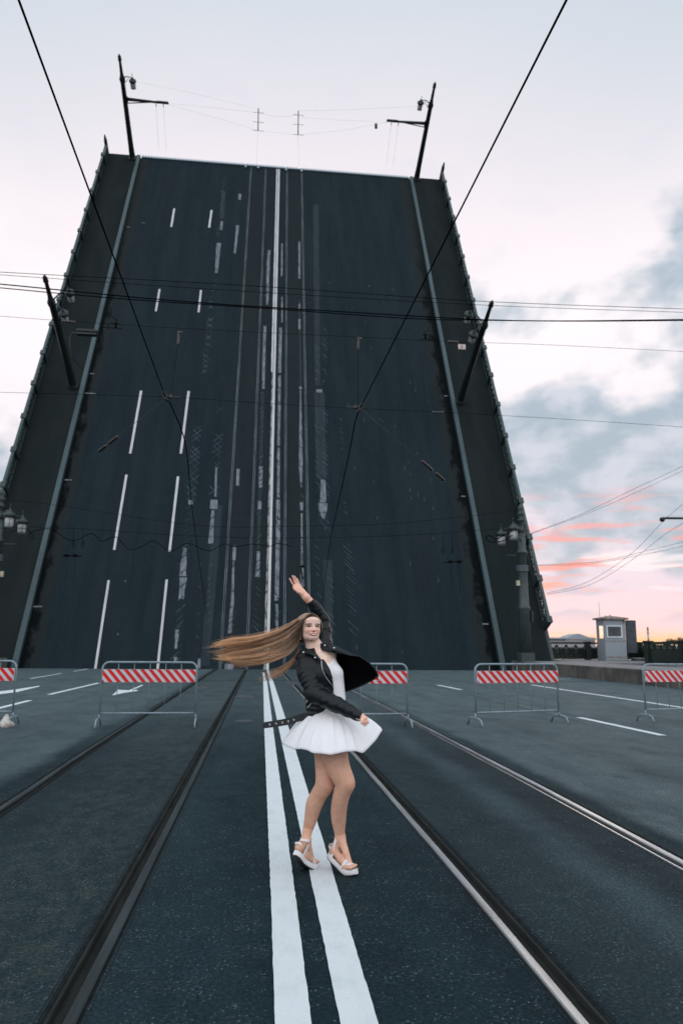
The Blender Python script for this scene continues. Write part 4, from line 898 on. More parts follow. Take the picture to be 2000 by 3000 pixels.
# ---------------------------------------------------------------- the dancing woman
OG = gr(965, 2556); AW = v3(math.sin(YAW), math.cos(YAW), 0); RT = v3(math.cos(YAW), -math.sin(YAW), 0)
def L(px, py, y=0.0):
    P = plane(px, py, OG+AW*y, AW)-OG; return v3(P@RT, P@AW, P[2])
def nrm(a): a = np.array(a, float); return a/np.linalg.norm(a)
class SDF:
    def __init__(s, lo, hi, h):
        s.h = h; s.lo = np.array(lo, float); n = np.ceil((np.array(hi)-s.lo)/h).astype(int)+1; s.n = n
        s.ax = [s.lo[i]+h*np.arange(n[i]) for i in range(3)]; s.D = np.full(n, .3, np.float32)
    def sl(s, lo, hi):
        r = []
        for i in range(3):
            a = int(max(0, math.floor((lo[i]-s.lo[i])/s.h))); b = int(min(s.n[i], math.ceil((hi[i]-s.lo[i])/s.h)+1))
            if b <= a: return None, None
            r.append(slice(a, b))
        g_ = np.meshgrid(s.ax[0][r[0]], s.ax[1][r[1]], s.ax[2][r[2]], indexing='ij'); return tuple(r), np.stack(g_, -1).astype(np.float32)
    def put(s, r, d, k, mode):
        D = s.D[r]
        if mode == 'add':
            if k > 0: hh = np.clip(.5+.5*(D-d)/k, 0, 1); s.D[r] = D*(1-hh)+d*hh-k*hh*(1-hh)
            else: s.D[r] = np.minimum(D, d)
        else:
            if k > 0: hh = np.clip(.5-.5*(D+d)/k, 0, 1); s.D[r] = D*(1-hh)+(-d)*hh+k*hh*(1-hh)
            else: s.D[r] = np.maximum(D, -d)
    def cone(s, a, b, ra, rb, k=.02, mode='add', flat=None, fold=0, ff=9.0):
        a, b = np.array(a, float), np.array(b, float); R_ = max(ra, rb)+k*1.5+.02
        r, p = s.sl(np.minimum(a, b)-R_, np.maximum(a, b)+R_)
        if r is None: return
        ba = b-a; pa = p-a.astype(np.float32); t = np.clip(pa@ba.astype(np.float32)/float(ba@ba), 0, 1); q = pa-t[..., None]*ba.astype(np.float32)
        if flat is not None:
            n_, f_ = flat; c = q@n_.astype(np.float32); q = q+(c*(f_-1))[..., None]*n_.astype(np.float32)
        d = np.linalg.norm(q, axis=-1)-(ra+(rb-ra)*t)
        if fold:
            d = d+fold*(np.sin(t*ff+q[..., 0]*26+1.7*np.sin(q[..., 2]*30+t*5))+.6*np.sin(t*ff*2.3-q[..., 2]*35+q[..., 0]*14))
        s.put(r, d, k, mode)
    def chain(s, pts, k=.02, **kw):
        for (a, ra), (b, rb) in zip(pts[:-1], pts[1:]): s.cone(a, b, ra, rb, k, **kw)
    def limb(s, pts, k=.012, sub=5, **kw):
        A = [np.append(np.array(p_, float), r_) for p_, r_ in pts]; E = [2*A[0]-A[1]]+A+[2*A[-1]-A[-2]]; O = []
        for i in range(1, len(E)-2):
            for j in range(sub):
                t = j/sub; O.append(.5*((2*E[i])+(-E[i-1]+E[i+1])*t+(2*E[i-1]-5*E[i]+4*E[i+1]-E[i+2])*t*t+(-E[i-1]+3*E[i]-3*E[i+1]+E[i+2])*t**3))
        O.append(A[-1])
        for a, b in zip(O[:-1], O[1:]): s.cone(a[:3], b[:3], a[3], b[3], k if a is O[0] else .004, **kw)
    def ell(s, c, rad, k=.02, M_=None, mode='add'):
        rad = np.array(rad, float); R_ = rad.max()+k*1.5+.015; c = np.array(c, float); r, p = s.sl(c-R_, c+R_)
        if r is None: return
        q = p-c.astype(np.float32)
        if M_ is not None: q = q@M_.astype(np.float32)
        k0 = np.linalg.norm(q/rad, axis=-1); k1 = np.linalg.norm(q/rad**2, axis=-1)+1e-6
        s.put(r, (k0*(k0-1)/k1).astype(np.float32), k, mode)
    def mesh(s):
        D = s.D; D[0], D[-1] = .3, .3; D[:, 0], D[:, -1] = .3, .3; D[:, :, 0], D[:, :, -1] = .3, .3
        I = D < 0; n = s.n; S_ = np.zeros(n-1, np.int8)
        for i in (0, 1):
            for j in (0, 1):
                for k in (0, 1): S_ += I[i:n[0]-1+i, j:n[1]-1+j, k:n[2]-1+k]
        act = np.argwhere((S_ > 0) & (S_ < 8)); idx = -np.ones(n-1, np.int64); idx[tuple(act.T)] = np.arange(len(act))
        acc = np.zeros((len(act), 3)); cnt = np.zeros(len(act))
        cs = [(0, 0, 0), (1, 0, 0), (0, 1, 0), (1, 1, 0), (0, 0, 1), (1, 0, 1), (0, 1, 1), (1, 1, 1)]
        for a in range(8):
            for b in range(a+1, 8):
                df = np.array(cs[b])-np.array(cs[a])
                if np.abs(df).sum() != 1: continue
                da = D[tuple((act+cs[a]).T)]; db = D[tuple((act+cs[b]).T)]; m_ = (da < 0) != (db < 0)
                t = np.where(m_, da/(da-db+1e-12), 0); acc += m_[:, None]*(np.array(cs[a])+t[:, None]*df); cnt += m_
        V = s.lo+s.h*(act+acc/cnt[:, None]); Fs = []
        for ax in range(3):
            o1, o2 = [(1, 2), (2, 0), (0, 1)][ax]; sh = [slice(1, n[i]-1) for i in range(3)]; sh[ax] = slice(0, n[ax]-1); sh2 = list(sh); sh2[ax] = slice(1, n[ax])
            A = I[tuple(sh)]; B = I[tuple(sh2)]; e = np.argwhere(A != B); 
            if not len(e): continue
            inside = A[tuple(e.T)]; base_ = e+np.array([0 if i == ax else 1 for i in range(3)])
            u = np.zeros(3, int); u[o1] = 1; w = np.zeros(3, int); w[o2] = 1
            q = [idx[tuple((base_-u-w).T)], idx[tuple((base_-w).T)], idx[tuple(base_.T)], idx[tuple((base_-u).T)]]
            q = np.stack(q, 1); q[~inside] = q[~inside][:, ::-1]; Fs.append(q)
        return V, np.concatenate(Fs)
def np_obj(name, V, Fq, mats, parent=None, smooth=True, cols=None, smooth_it=0):
    V = np.array(V, float)
    if smooth_it:
        for _ in range(smooth_it):
            A = np.zeros_like(V); c = np.zeros(len(V))
            for i in range(4):
                a, b = Fq[:, i], Fq[:, (i+1) % 4]; np.add.at(A, a, V[b]); np.add.at(c, a, 1)
            V = V*.5+.5*A/np.maximum(c, 1)[:, None]
    me = bpy.data.meshes.new(name); me.vertices.add(len(V)); me.vertices.foreach_set('co', V.ravel().astype(np.float32))
    me.loops.add(Fq.size); me.loops.foreach_set('vertex_index', Fq.ravel().astype(np.int32)); me.polygons.add(len(Fq))
    me.polygons.foreach_set('loop_start', np.arange(0, Fq.size, Fq.shape[1], dtype=np.int32)); me.polygons.foreach_set('loop_total', np.full(len(Fq), Fq.shape[1], np.int32))
    me.polygons.foreach_set('use_smooth', np.full(len(Fq), smooth)); me.update(calc_edges=True); me.validate()
    if cols is not None:
        at = me.color_attributes.new('col', 'FLOAT_COLOR', 'POINT'); at.data.foreach_set('color', np.concatenate([cols, np.ones((len(V), 1))], 1).ravel().astype(np.float32))
    for m in (mats if isinstance(mats, list) else [mats]): me.materials.append(m)
    o = bpy.data.objects.new(name, me); COL.objects.link(o)
    if parent: o.parent = parent
    return o
def attr_mat(name, rough, sss=0.0, spec=.5, bump=0, bs=60, aniso=0):
    m = bpy.data.materials.new(name); m.use_nodes = True; q = NG(m.node_tree); b = m.node_tree.nodes['Principled BSDF']
    a = q.n('ShaderNodeAttribute', attribute_name='col'); n = q.noise(q.n('ShaderNodeTexCoord').outputs['Object'], 30, 4, .6)
    q.put(b.inputs['Base Color'], q.mix(q.m('MULTIPLY', q.ss(n, .35, .7), .16), a.outputs['Color'], (.35, .12, .07), 'MULTIPLY')); b.inputs['Roughness'].default_value = rough; b.inputs['Specular IOR Level'].default_value = spec
    if sss: b.inputs['Subsurface Weight'].default_value = sss; b.inputs['Subsurface Radius'].default_value = (1, .35, .2); b.inputs['Subsurface Scale'].default_value = .012
    if bump:
        bp = q.n('ShaderNodeBump'); bp.inputs['Strength'].default_value = bump; bp.inputs['Distance'].default_value = .002
        q.put(bp.inputs['Height'], q.noise(q.n('ShaderNodeTexCoord').outputs['Object'], bs, 4, .6)); q.put(b.inputs['Normal'], bp.outputs[0])
    return m
M['skin'] = attr_mat('skin', .5, .12, .4, .2, 90); M['hair'] = attr_mat('hair', .42, 0, .45)
SK = np.array([.86, .61, .49])
M['leather'] = pmat('black_leather', (.003, .007, .009), .38, 0, (.006, .010, .012), 18, 1, .45, 45, .30, lohi=(.4, .7), rough2=.55)
M['lining'] = pmat('black_lining', (.0018, .002, .0025), .95, 0, spec=.05)
M['dress'] = pmat('white_dress', (.80, .80, .80), .8, 0, (.74, .75, .76), 9, .5, .12, 120, .3)
M['sandal'] = pmat('white_sandal', (.74, .73, .74), .45, 0, (.64, .63, .64), 20, .5, .1, 90)
M['tread'] = pmat('dark_tread', (.012, .014, .014), .7); M['insole'] = pmat('tan_insole', (.42, .30, .20), .7)
M['snap'] = pmat('snap_metal', (.75, .76, .78), .2, .9)
# --- head frame
Fd = nrm((math.sin(R(20))*math.cos(R(7)), -math.cos(R(20))*math.cos(R(7)), math.sin(R(7))))
u0 = nrm((.02, 0, .99)); Rh = nrm(np.cross(u0, -Fd)); 
if Rh[0] < 0: Rh = -Rh
Uh = nrm(np.cross(-Fd, Rh)) if np.cross(-Fd, Rh)[2] > 0 else -nrm(np.cross(-Fd, Rh))
MH = np.stack([Rh, Fd, Uh], 1); HC = L(908, 1840, 0); hs = .92; SC = v3(1.13, 1.0, .90)*hs
def H_p(x, y, z): return HC+MH@(v3(x, y, z)*SC)
lo = L(858, 2000, -.17); hi = L(1010, 1780, .17)
h = SDF((lo[0]-.02, -.17, lo[2]), (hi[0], .17, hi[2]), .0019)
def he(x, y, z, rx_, ry_, rz_, k=.015, mode='add'): h.ell(H_p(x, y, z), (rx_*SC[0], ry_*SC[1], rz_*SC[2]), k, MH, mode)
he(0, -.018, .035, .073, .094, .086, 0); he(0, .018, -.028, .054, .066, .078, .03); he(0, .056, -.090, .017, .022, .018, .035)
he(-.027, .018, -.066, .017, .038, .026, .035); he(.027, .018, -.066, .017, .038, .026, .035)
he(0, .055, .055, .055, .030, .030, .03)
for sx in (-1, 1):
    he(sx*.030, .058, -.030, .018, .020, .018, .025)
    he(sx*.030, .092, .002, .016, .0105, .010, .010, 'sub')
    he(sx*.030, .074, .000, .0125, .0115, .0105, .004)
    he(sx*.030, .078, .0205, .020, .010, .0055, .010)
    he(sx*.0665, -.014, -.014, .008, .017, .028, .006)
h.cone(H_p(0, .078, .010), H_p(0, .100, -.030), .006*hs, .0085*hs, .010); he(-.009, .089, -.034, .0070, .009, .0065, .006); he(.009, .089, -.034, .0070, .009, .0065, .006)
he(0, .0845, -.062, .027, .010, .0115, .008)
he(0, .094, -.0625, .021, .006, .0045, .003, 'sub'); he(0, .0815, -.0610, .019, .010, .0050, .001)
he(0, .0905, -.0560, .022, .006, .0032, .003); he(0, .0895, -.0690, .018, .0065, .0042, .003)
he(0, .086, -.078, .016, .005, .003, .006, 'sub')
# neck and chest
NK = L(927, 1912, .03)
h.chain([(H_p(0, -.035, -.05), .050), (L(921, 1893, .02), .049), (NK, .054)], .022)
h.cone(L(905, 1925, .02), L(965, 1915, .05), .05, .05, .05); h.ell(L(937, 1958, .01), (.118, .095, .115), .05)
h.cone(L(927, 1925, -.035), L(960, 1917, -.015), .011, .010, .02)
TOR = [(L(936, 1955, .01), .10), (L(958, 2010, .0), .098), (L(968, 2062, .0), .088), (L(965, 2130, .0), .115)]
h.chain(TOR[:2], .04); VV, FF = h.mesh()
# colours painted by place on the face
Q = (VV-HC)@MH/SC; C_ = np.tile(SK, (len(VV), 1))
def blob(cx, cz, rx_, rz_, col, ang=0.0, ymin=.04, soft=.35, cv=0.0):
    global C_
    x, z = Q[:, 0]-cx, Q[:, 2]-cz; c, s_ = math.cos(ang), math.sin(ang); x, z = x*c+z*s_, -x*s_+z*c; z = z-cv*x*x
    d = np.sqrt((x/rx_)**2+(z/rz_)**2); w = np.clip((1+soft-d)/(2*soft), 0, 1)*(Q[:, 1] > ymin); C_ = C_*(1-w[:, None])+np.array(col)*w[:, None]
for sx in (-1, 1):
    blob(sx*.034, -.034, .020, .015, (.72, .36, .27), 0, .03, .9)
    blob(sx*.029, .0075, .0180, .0085, (.42, .235, .17), 0, .05, .6, -6)
    blob(sx*.029, .0000, .0140, .0045, (.50, .40, .35), 0, .05, .3, -9)
    blob(sx*.028, .0010, .0072, .0056, (.05, .045, .04), 0, .05, .35)
    blob(sx*.029, .0042, .0175, .0036, (.025, .014, .012), 0, .05, .35, -12)
    blob(sx*.029, -.0050, .0140, .0012, (.20, .10, .075), 0, .05, .5, 9)
    blob(sx*.029, .0225, .0205, .0042, (.085, .048, .034), sx*-.02, .04, .45, -6)
    blob(sx*.0075, -.0405, .0038, .0018, (.20, .08, .06), 0, .07, .5)
    blob(sx*.0300, -.0520, .0022, .0110, (.55, .31, .23), sx*.5, .03, .8)
blob(0, -.043, .012, .0030, (.55, .27, .20), 0, .07, .7)  # shade under the nose tip, painted into the skin colour
blob(0, -.0655, .0275, .0100, (.48, .07, .055), 0, .06, .2, 10); blob(0, -.0645, .0212, .0048, (.92, .87, .83), 0, .06, .2, 10); blob(0, -.0606, .0225, .0011, (.14, .03, .03), 0, .06, .4, 10)
sc_ = np.clip(((-.006+1.12*Q[:, 2]+.55*np.maximum(np.abs(Q[:, 0])-.020, 0))-Q[:, 1])/.004, 0, 1)*(Q[:, 2] > -.012)*(Q[:, 2] < .2); C_ = C_*(1-sc_[:, None])+np.array([.10, .064, .042])*sc_[:, None]
blob(0, -.0975, .012, .003, (.58, .34, .25), 0, .03, .8)
parts = [(VV, FF, C_)]
# --- legs and feet
yR = (gr(915, 2546)-OG)@AW; yL = (gr(1035, 2563)-OG)@AW
g2 = SDF((L(840, 2556, 0)[0]-.02, -.30, .0), (L(1060, 2556, 0)[0]+.02, .27, L(950, 1990, 0)[2]), .0035)
g2.chain([(TOR[1][0], .097), (TOR[2][0], .086), (TOR[3][0], .115)], .03)
Rk, Lk = L(950, 2299, -.02), L(1010, 2293, -.10)
aR, aL = L(896, 2460, yR-.10), L(996, 2453, yL+.095)
g2.limb([(L(952, 2130, .04), 0.0931), (L(955, 2208, .025), 0.0798), (L(954, 2252, .01), 0.0693), (Rk, .060), (L(935, 2326, .005), 0.0541), (L(920, 2357, .03), 0.0537), (L(910, 2400, .055), 0.0418), (L(901, 2433, .07), 0.0318), (aR, .0290)], .02)
g2.limb([(L(978, 2130, -.03), 0.0950), (L(980, 2208, -.06), 0.0874), (L(991, 2250, -.085), 0.0760), (Lk, .0635), (L(1003, 2318, -.085), 0.0551), (L(996.5, 2342, -.06), 0.0527), (L(992, 2374, -.02), 0.0513), (L(992, 2403, .015), 0.0466), (L(994, 2433, .04), 0.0356), (aL, .0300)], .02)
g2.ell(Lk+v3(.030, -.030, -.004), (.028, .028, .034), .03); g2.ell(Rk+v3(.022, -.026, -.004), (.026, .026, .032), .03)
def foot(sole, S_, an):        # sole: list of underside centres heel->toe
    H0, A0, B0, T0 = sole; D_ = nrm(B0-H0); N_ = nrm(np.cross(S_, D_)); N_ = N_ if N_[2] > 0 else -N_; up_ = N_*.036
    Dt = nrm(T0-B0); Nt = nrm(np.cross(S_, Dt)); Nt = Nt if Nt[2] > 0 else -Nt
    g2.cone(H0+up_+N_*.026+D_*.030, an, .027, .028, .02); g2.cone(H0+up_+N_*.024+D_*.028, A0+up_+N_*.022, .026, .021, .02)
    for sx in (-1, 1): g2.ell(an+S_*sx*.022, (.014, .014, .016), .012)
    g2.cone(an+D_*.01, B0+N_*.036+N_*.018, .027, .017, .02)
    for sx, r_ in ((-.026, .016), (0, .018), (.024, .017)): g2.cone(A0+up_+N_*.025, B0+up_+N_*.014+S_*sx, .022, r_, .015)
    for i in range(5):
        o_ = (-.032+.0165*i); ln = [.060, .062, .057, .050, .042][i]; r_ = [.0125, .0092, .0088, .0084, .0080][i]
        s0 = B0+Nt*.036+Nt*.012+S_*o_*ft; g2.cone(s0, s0+Dt*ln+S_*o_*.15*ft-Nt*.002, r_*1.15, r_, .004)
    return D_, N_, Dt, Nt
SR = [L(862, 2505, yR-.15), L(883, 2531, yR-.08), L(905, 2545, yR-.0), L(926, 2542, yR+.05)]
SL = [L(961, 2506, yL+.13), L(990, 2538, yL+.08), L(1019, 2561, yL+.01), L(1046, 2562, yL-.04)]
def sidev(s_): d = nrm(s_[2]-s_[0]); return nrm(np.cross(d, v3(0, 0, 1)))
SvR, SvL = sidev(SR), sidev(SL)
ft = 1; fR = foot(SR, SvR, aR); ft = -1; fL = foot(SL, SvL, aL)
V2, F2 = g2.mesh(); V2b = V2; C2 = np.tile(SK*np.array([.84, .70, .60]), (len(V2), 1))
kn = np.exp(-((V2-Lk-v3(.03, -.03, 0))**2).sum(1)/.0022)+np.exp(-((V2-Rk-v3(.02, -.03, 0))**2).sum(1)/.0018); C2 = C2*(1-.45*kn[:, None])+np.array([.50, .20, .12])*.45*kn[:, None]
parts.append((V2, F2, C2))
# --- hands
def hand(bounds, fore, fingers, palm, thumb, tint=(1, 1, 1)):
    lo, hi = np.min([bounds[0], bounds[1]], 0), np.max([bounds[0], bounds[1]], 0); a = SDF(lo, hi, .0017)
    a.chain(fore, .012)
    for p, q_, r1, r2 in palm: a.cone(p, q_, r1, r2, .012)
    for f in fingers:
        r_ = f[-1]; f = f[:-1]
        for i in range(len(f)-1): a.cone(f[i], f[i+1], r_*(1-.10*i), r_*(1-.10*(i+1)), .0035 if i else .008)
    r_ = thumb[-1]; f = thumb[:-1]
    for i in range(len(f)-1): a.cone(f[i], f[i+1], r_*(1.15-.15*i), r_*(1-.12*i), .008)
    V_, F_ = a.mesh(); C = np.tile(SK*np.array(tint), (len(V_), 1)); return V_, F_, C
y_ = .04
wr = L(897, 1750, y_)
def chn(a, b, c, d, r): return [a, b, c, d, r]
fg = []
for kx, ky, mx_, my_, tx, ty, r_, yy in ((861.5, 1717, 855.5, 1708, 848.5, 1695.5, .0066, -.015), (867, 1713.5, 862.5, 1702, 857, 1687, .0070, -.006), (872.5, 1712, 868, 1702, 863.5, 1688.5, .0069, .004), (877.5, 1714, 874, 1705.5, 870, 1695, .0062, .014)):
    k0, m0, t0 = L(kx, ky, y_+yy), L(mx_, my_, y_+yy-.006), L(tx, ty, y_+yy-.012); fg.append(chn(k0, m0, m0*.45+t0*.55+v3(0, -.002, .001), t0, r_))
pl_ = [(wr+v3(0, 0, 0), L(865, 1721, y_-.012), .023, .014), (wr, L(874, 1717, y_+.01), .023, .014), (L(886, 1736, y_), L(870, 1718, y_), .021, .016)]
th = [L(886, 1741, y_-.012), L(873, 1734, y_-.030), L(864, 1727, y_-.034), L(859, 1720, y_-.034), .0085]
parts.append(hand((L(840, 1800, y_-.1), L(935, 1680, y_+.09)), [(L(915, 1770, y_+.02), .029), (wr, .0235)], fg, pl_, th, (1.0, .82, .76)))
y2 = -.225
w2 = L(1056, 2099, y2); fg = []
for kx, ky, mx_, my_, tx, ty, r_, yy in ((1064, 2104, 1063, 2113, 1061, 2121, .0068, -.020), (1067, 2104, 1067.5, 2115, 1067, 2127.5, .0071, -.010), (1070, 2104, 1072, 2114, 1073, 2124, .0069, .0), (1072, 2103, 1076, 2111, 1078.5, 2119, .0062, .010)):
    k0, m0, t0 = L(kx, ky, y2+yy), L(mx_, my_, y2+yy-.008), L(tx, ty, y2+yy-.002); fg.append(chn(k0, m0, (m0+t0)/2+v3(.001, -.002, 0), t0, r_))
parts.append(hand((L(1030, 2140, y2-.1), L(1095, 2080, y2+.09)), [(L(1040, 2092, y2+.01), .027), (w2, .0225)], fg, [(w2, L(1066, 2105, y2-.015), .018, .011), (w2, L(1071, 2104, y2+.005), .021, .012)], [L(1059, 2105, y2-.02), L(1059, 2111, y2-.035), L(1060, 2117, y2-.038), L(1062, 2121, y2-.035), .0082], (1.05, .9, .85)))
off = 0; AV, AF, AC = [], [], []
for a, b, c in parts: AV.append(a); AF.append(b+off); AC.append(c); off += len(a)
person = np_obj('person', np.concatenate(AV), np.concatenate(AF), M['skin'], None, True, np.concatenate(AC))
person.location = tuple(OG); person.rotation_euler = (0, 0, -YAW)
tag(person, 'smiling woman spinning on tiptoe, black leather jacket, short white dress, long hair flying', 'person')
# --- dress
d_ = SDF((L(900, 2000, 0)[0], -.24, L(960, 2110, 0)[2]), (L(1030, 2000, 0)[0], .2, L(960, 1905, 0)[2]), .0032)
FR = nrm((.55, -.83, 0)); SD = nrm((.83, .55, 0))
d_.ell(L(937, 1958, .01), (.122, .099, .12), 0); d_.chain([(a, r_+.006) for a, r_ in TOR[:3]], .04); d_.cone(TOR[2][0], L(968, 2090, 0), .093, .10, .02)
for sx in (-1, 1): d_.ell(L(953, 1972, .0)+FR*.070+SD*sx*.040, (.050, .050, .052), .04)
d_.cone(L(980, 2000, -.02), L(984, 2042, -.03), .052, .058, .03)
r, p = d_.sl(d_.lo, d_.lo+9); vx, vz = L(965, 1946, -.1)[0], L(965, 1946, -.1)[2]
xx = p[..., 0]-vx; zl_ = vz+np.where(xx < 0, -xx*.50, xx*1.3)-.0; d_.D = np.maximum(d_.D, (p[..., 2]-zl_)*.75).astype(np.float32)
dV, dF = d_.mesh(); dress = np_obj('dress_top', dV, dF, M['dress'], person, True)
zL, zRr, zF = L(827, 2172, 0), L(1117, 2140, 0), L(972, 2206, -.33); cx0 = (zL[0]+zRr[0])/2; RR = (zRr[0]-zL[0])/2; wc = L(968, 2078, 0)
NP, NT = 320, 26; P = []
HEM = [(825, 2176, 0), (838, 2186, -.10), (862, 2195, -.18), (882, 2194, -.235), (899, 2198, -.26), (917, 2206, -.29), (945, 2208, -.32), (970, 2211, -.33), (1001, 2204, -.315), (1018, 2201.5, -.295), (1034, 2200.5, -.27), (1052, 2203, -.235), (1065, 2204.5, -.20), (1086, 2184, -.12), (1104, 2164, -.05), (1114, 2148, 0), (1119, 2136, .05), (1100, 2126, .2), (1040, 2126, .3), (970, 2131, .33), (900, 2142, .28), (845, 2157, .15)]
HP = [L(*p_) for p_ in HEM]; nH = len(HP); HS = []
for i in range(nH):
    a_, b_, c_, e_ = HP[(i-1) % nH], HP[i], HP[(i+1) % nH], HP[(i+2) % nH]
    for k in range(16):
        t = k/16; s_ = .62; m1, m2 = (c_-a_)*.5*s_*1.3, (e_-b_)*.5*s_*1.3
        HS.append((2*t**3-3*t*t+1)*b_+(t**3-2*t*t+t)*m1+(-2*t**3+3*t*t)*c_+(t**3-t*t)*m2)
rid = [(3.55, .10, 1.0), (3.95, .09, .8), (4.28, .07, 1.1), (4.55, .06, .8), (4.80, .07, 1.2), (5.06, .05, .7), (5.30, .07, 1.1), (5.62, .08, .8), (5.95, .10, .9), (.3, .12, .8), (1.1, .15, 1), (2.0, .15, 1), (2.8, .12, .8)]
for hp in HS:
    dv = hp-wc; a = math.atan2(dv[1], dv[0]) % (2*math.pi); ca, sa = math.cos(a), math.sin(a); w0 = wc+v3(.088*ca, .080*sa, 0); row = []
    fo = sum(am*math.exp(-abs(((a-c+math.pi) % (2*math.pi)-math.pi)/wd)**1.3) for c, wd, am in rid)-.45+.18*math.sin(23*a)
    hz = hp-w0; ctrl = w0+v3(hz[0]*.58, hz[1]*.58, hz[2]*.22)
    nd = nrm(v3(ca, sa, .55))
    for j in range(NT):
        t = j/(NT-1); p_ = (1-t)**2*w0+2*t*(1-t)*ctrl+t*t*hp
        row.append(p_+nd*fo*.017*t**.8*(1-.72*t**3))
    P.append(row)
P.append(P[0]); q = MB(); q.grid(P); sk = q.obj('skirt', M['dress'], person, fixn=False); so_ = sk.modifiers.new('s', 'SOLIDIFY'); so_.thickness = .0014
# --- jacket
j_ = SDF((L(850, 2000, 0)[0], -.32, L(940, 2135, 0)[2]), (L(1075, 2000, 0)[0], .24, L(940, 1735, 0)[2]), .0036)
j_.ell(L(931, 1952, .02), (.148, .128, .135), 0); j_.chain([(L(931, 1955, .02), .132), (L(942, 2030, .02), .112), (L(938, 2062, .02), .098)], .03, fold=.003, ff=9)
for sx in (-1, 1): j_.ell(L(945, 1972, .0)+FR*.070+SD*sx*.045, (.072, .072, .075), .04)
j_.cone(L(950, 1985, -.07), L(955, 2045, -.06), .080, .070, .03)
j_.chain([(L(938, 2062, .0), .092), (L(932, 2108, .0), .088)], .02, fold=.003, ff=8); j_.cone(L(925, 2100, -.02), L(942, 2112, -.04), .045, .045, .03)
r, p = j_.sl(j_.lo, j_.lo+9)
ln = [(1880, 915), (1912, 925), (1932, 941), (1965, 956), (2000, 972), (2014, 977), (2050, 977), (2085, 966), (2124, 955), (2140, 950)]
zz = np.array([L(x, y, -.05)[2] for y, x in ln][::-1]); xs = np.array([L(x, y, -.05)[0] for y, x in ln][::-1])
xl = np.interp(p[..., 2], zz, xs); dd = p[..., 0]-xl; D2 = np.maximum(j_.D, dd*.85)
zh = L(930, 2121, 0)[2]; D2 = np.maximum(D2, zh-.10*(p[..., 0]-L(900, 2100, 0)[0])-p[..., 2])
nk = np.linalg.norm((p-NK.astype(np.float32))*np.array([1, 1, .6], np.float32), axis=-1)-.060; D2 = np.maximum(D2, np.where(p[..., 2] > NK[2]-.02, -nk, -1)); j_.D = D2.astype(np.float32)
shR, elR = L(893, 1930, -.005), L(922, 2034, -.13)
j_.chain([(shR, .060), (L(900, 1975, -.06), .061), (elR, .056)], .03, fold=.0032, ff=12)
j_.chain([(elR, .057), (L(985, 2064, -.185), .050), (L(1052, 2098, -.225), .036)], .02, fold=.0026, ff=8)
shL, elL = L(946, 1888, .09), L(943, 1818, .13)
j_.cone(L(935, 1915, .05), shL, .075, .062, .03); j_.chain([(shL, .062), (L(946, 1850, .12), .056), (elL, .052)], .02, fold=.0022, ff=11)
j_.chain([(elL, .052), (L(928, 1788, .09), .042), (L(911, 1764, .05), .034)], .02, fold=.0022, ff=9)
# cut the cuffs open
for e, pr in ((L(907, 1758, .05), L(928, 1788, .09)), (L(1058, 2101, -.228), L(1030, 2087, -.21))):
    ax_ = nrm(e-pr); r, p = j_.sl(e-.07, e+.07)
    if r is not None:
        t = (p-e.astype(np.float32))@ax_.astype(np.float32); rad = np.linalg.norm((p-e.astype(np.float32))-t[..., None]*ax_.astype(np.float32), axis=-1)
        D = j_.D[r]; D = np.where(np.abs(t) < .06, np.maximum(D, t+.0), D); D = np.maximum(D, -np.maximum(rad-.028, -(t+.03))); j_.D[r] = D
jV, jF = j_.mesh(); jk = np_obj('jacket', jV, jF, M['leather'], person, True, smooth_it=2)
def slab(name, pts, th, mat, parent, mid=None, sub=0):
    """thin plate from (px, py, y) outline, th thick"""
    A = [L(*p_) for p_ in pts]; n = len(A); c = sum(A)/n if mid is None else L(*mid); q = MB()
    q.add([c]+A+[c+v3(0, th, 0)]+[a+v3(0, th, 0) for a in A], [(0, 1+(i+1) % n, 1+i) for i in range(n)]+[(n+1, n+2+i, n+2+(i+1) % n) for i in range(n)]+[(1+i, 1+(i+1) % n, n+2+(i+1) % n, n+2+i) for i in range(n)], 0, False)
    return q.obj(name, mat, parent, bevel=.002)
def cr(P, n=8):
    P = [np.array(p_, float) for p_ in P]; E = [2*P[0]-P[1]]+P+[2*P[-1]-P[-2]]; Q_ = []
    for i in range(1, len(E)-2):
        for k in range(n):
            t = k/n; Q_.append(.5*((2*E[i])+(-E[i-1]+E[i+1])*t+(2*E[i-1]-5*E[i]+4*E[i+1]-E[i+2])*t*t+(-E[i-1]+3*E[i]-3*E[i+1]+E[i+2])*t**3))
    Q_.append(P[-1]); return Q_
# flying left front of the jacket, seen from inside
Tp = cr([L(*a) for a in ((944, 1886, .03), (962, 1888, .01), (979, 1892, -.02), (1005, 1905, -.04), (1032, 1917, -.05), (1054, 1924, -.05), (1079, 1941, -.045), (1098, 1961, -.04), (1107, 1979, -.03))], 6)
Bp = cr([L(*a) for a in ((944, 1920, .02), (960, 1935, .03), (976, 1955, .05), (988, 1978, .05), (996, 2006, .04), (1002, 2024, .02), (1022, 2023, .0), (1060, 2008, -.01), (1088, 1994, -.02), (1105, 1984, -.03))], 6)
P = []
for i, (a, b) in enumerate(zip(Tp, Bp)):
    u_ = i/(len(Tp)-1); row = []
    for j in range(21):
        t = j/20; bl = math.sin(t*math.pi)*math.sin(min(1, u_*1.3)*math.pi*.9)
        w_ = .005*math.sin(14*u_+6*t)+.004*math.sin(25*u_-9*t); row.append(a+(b-a)*t+v3(.0, .06*bl+w_*math.sin(t*math.pi), 0))
    P.append(row)
q = MB(); q.grid(P); fp_ = q.obj('jacket_front', M['lining'], person, fixn=False); sm = fp_.modifiers.new('s', 'SOLIDIFY'); sm.thickness = .008; sm.offset = 0
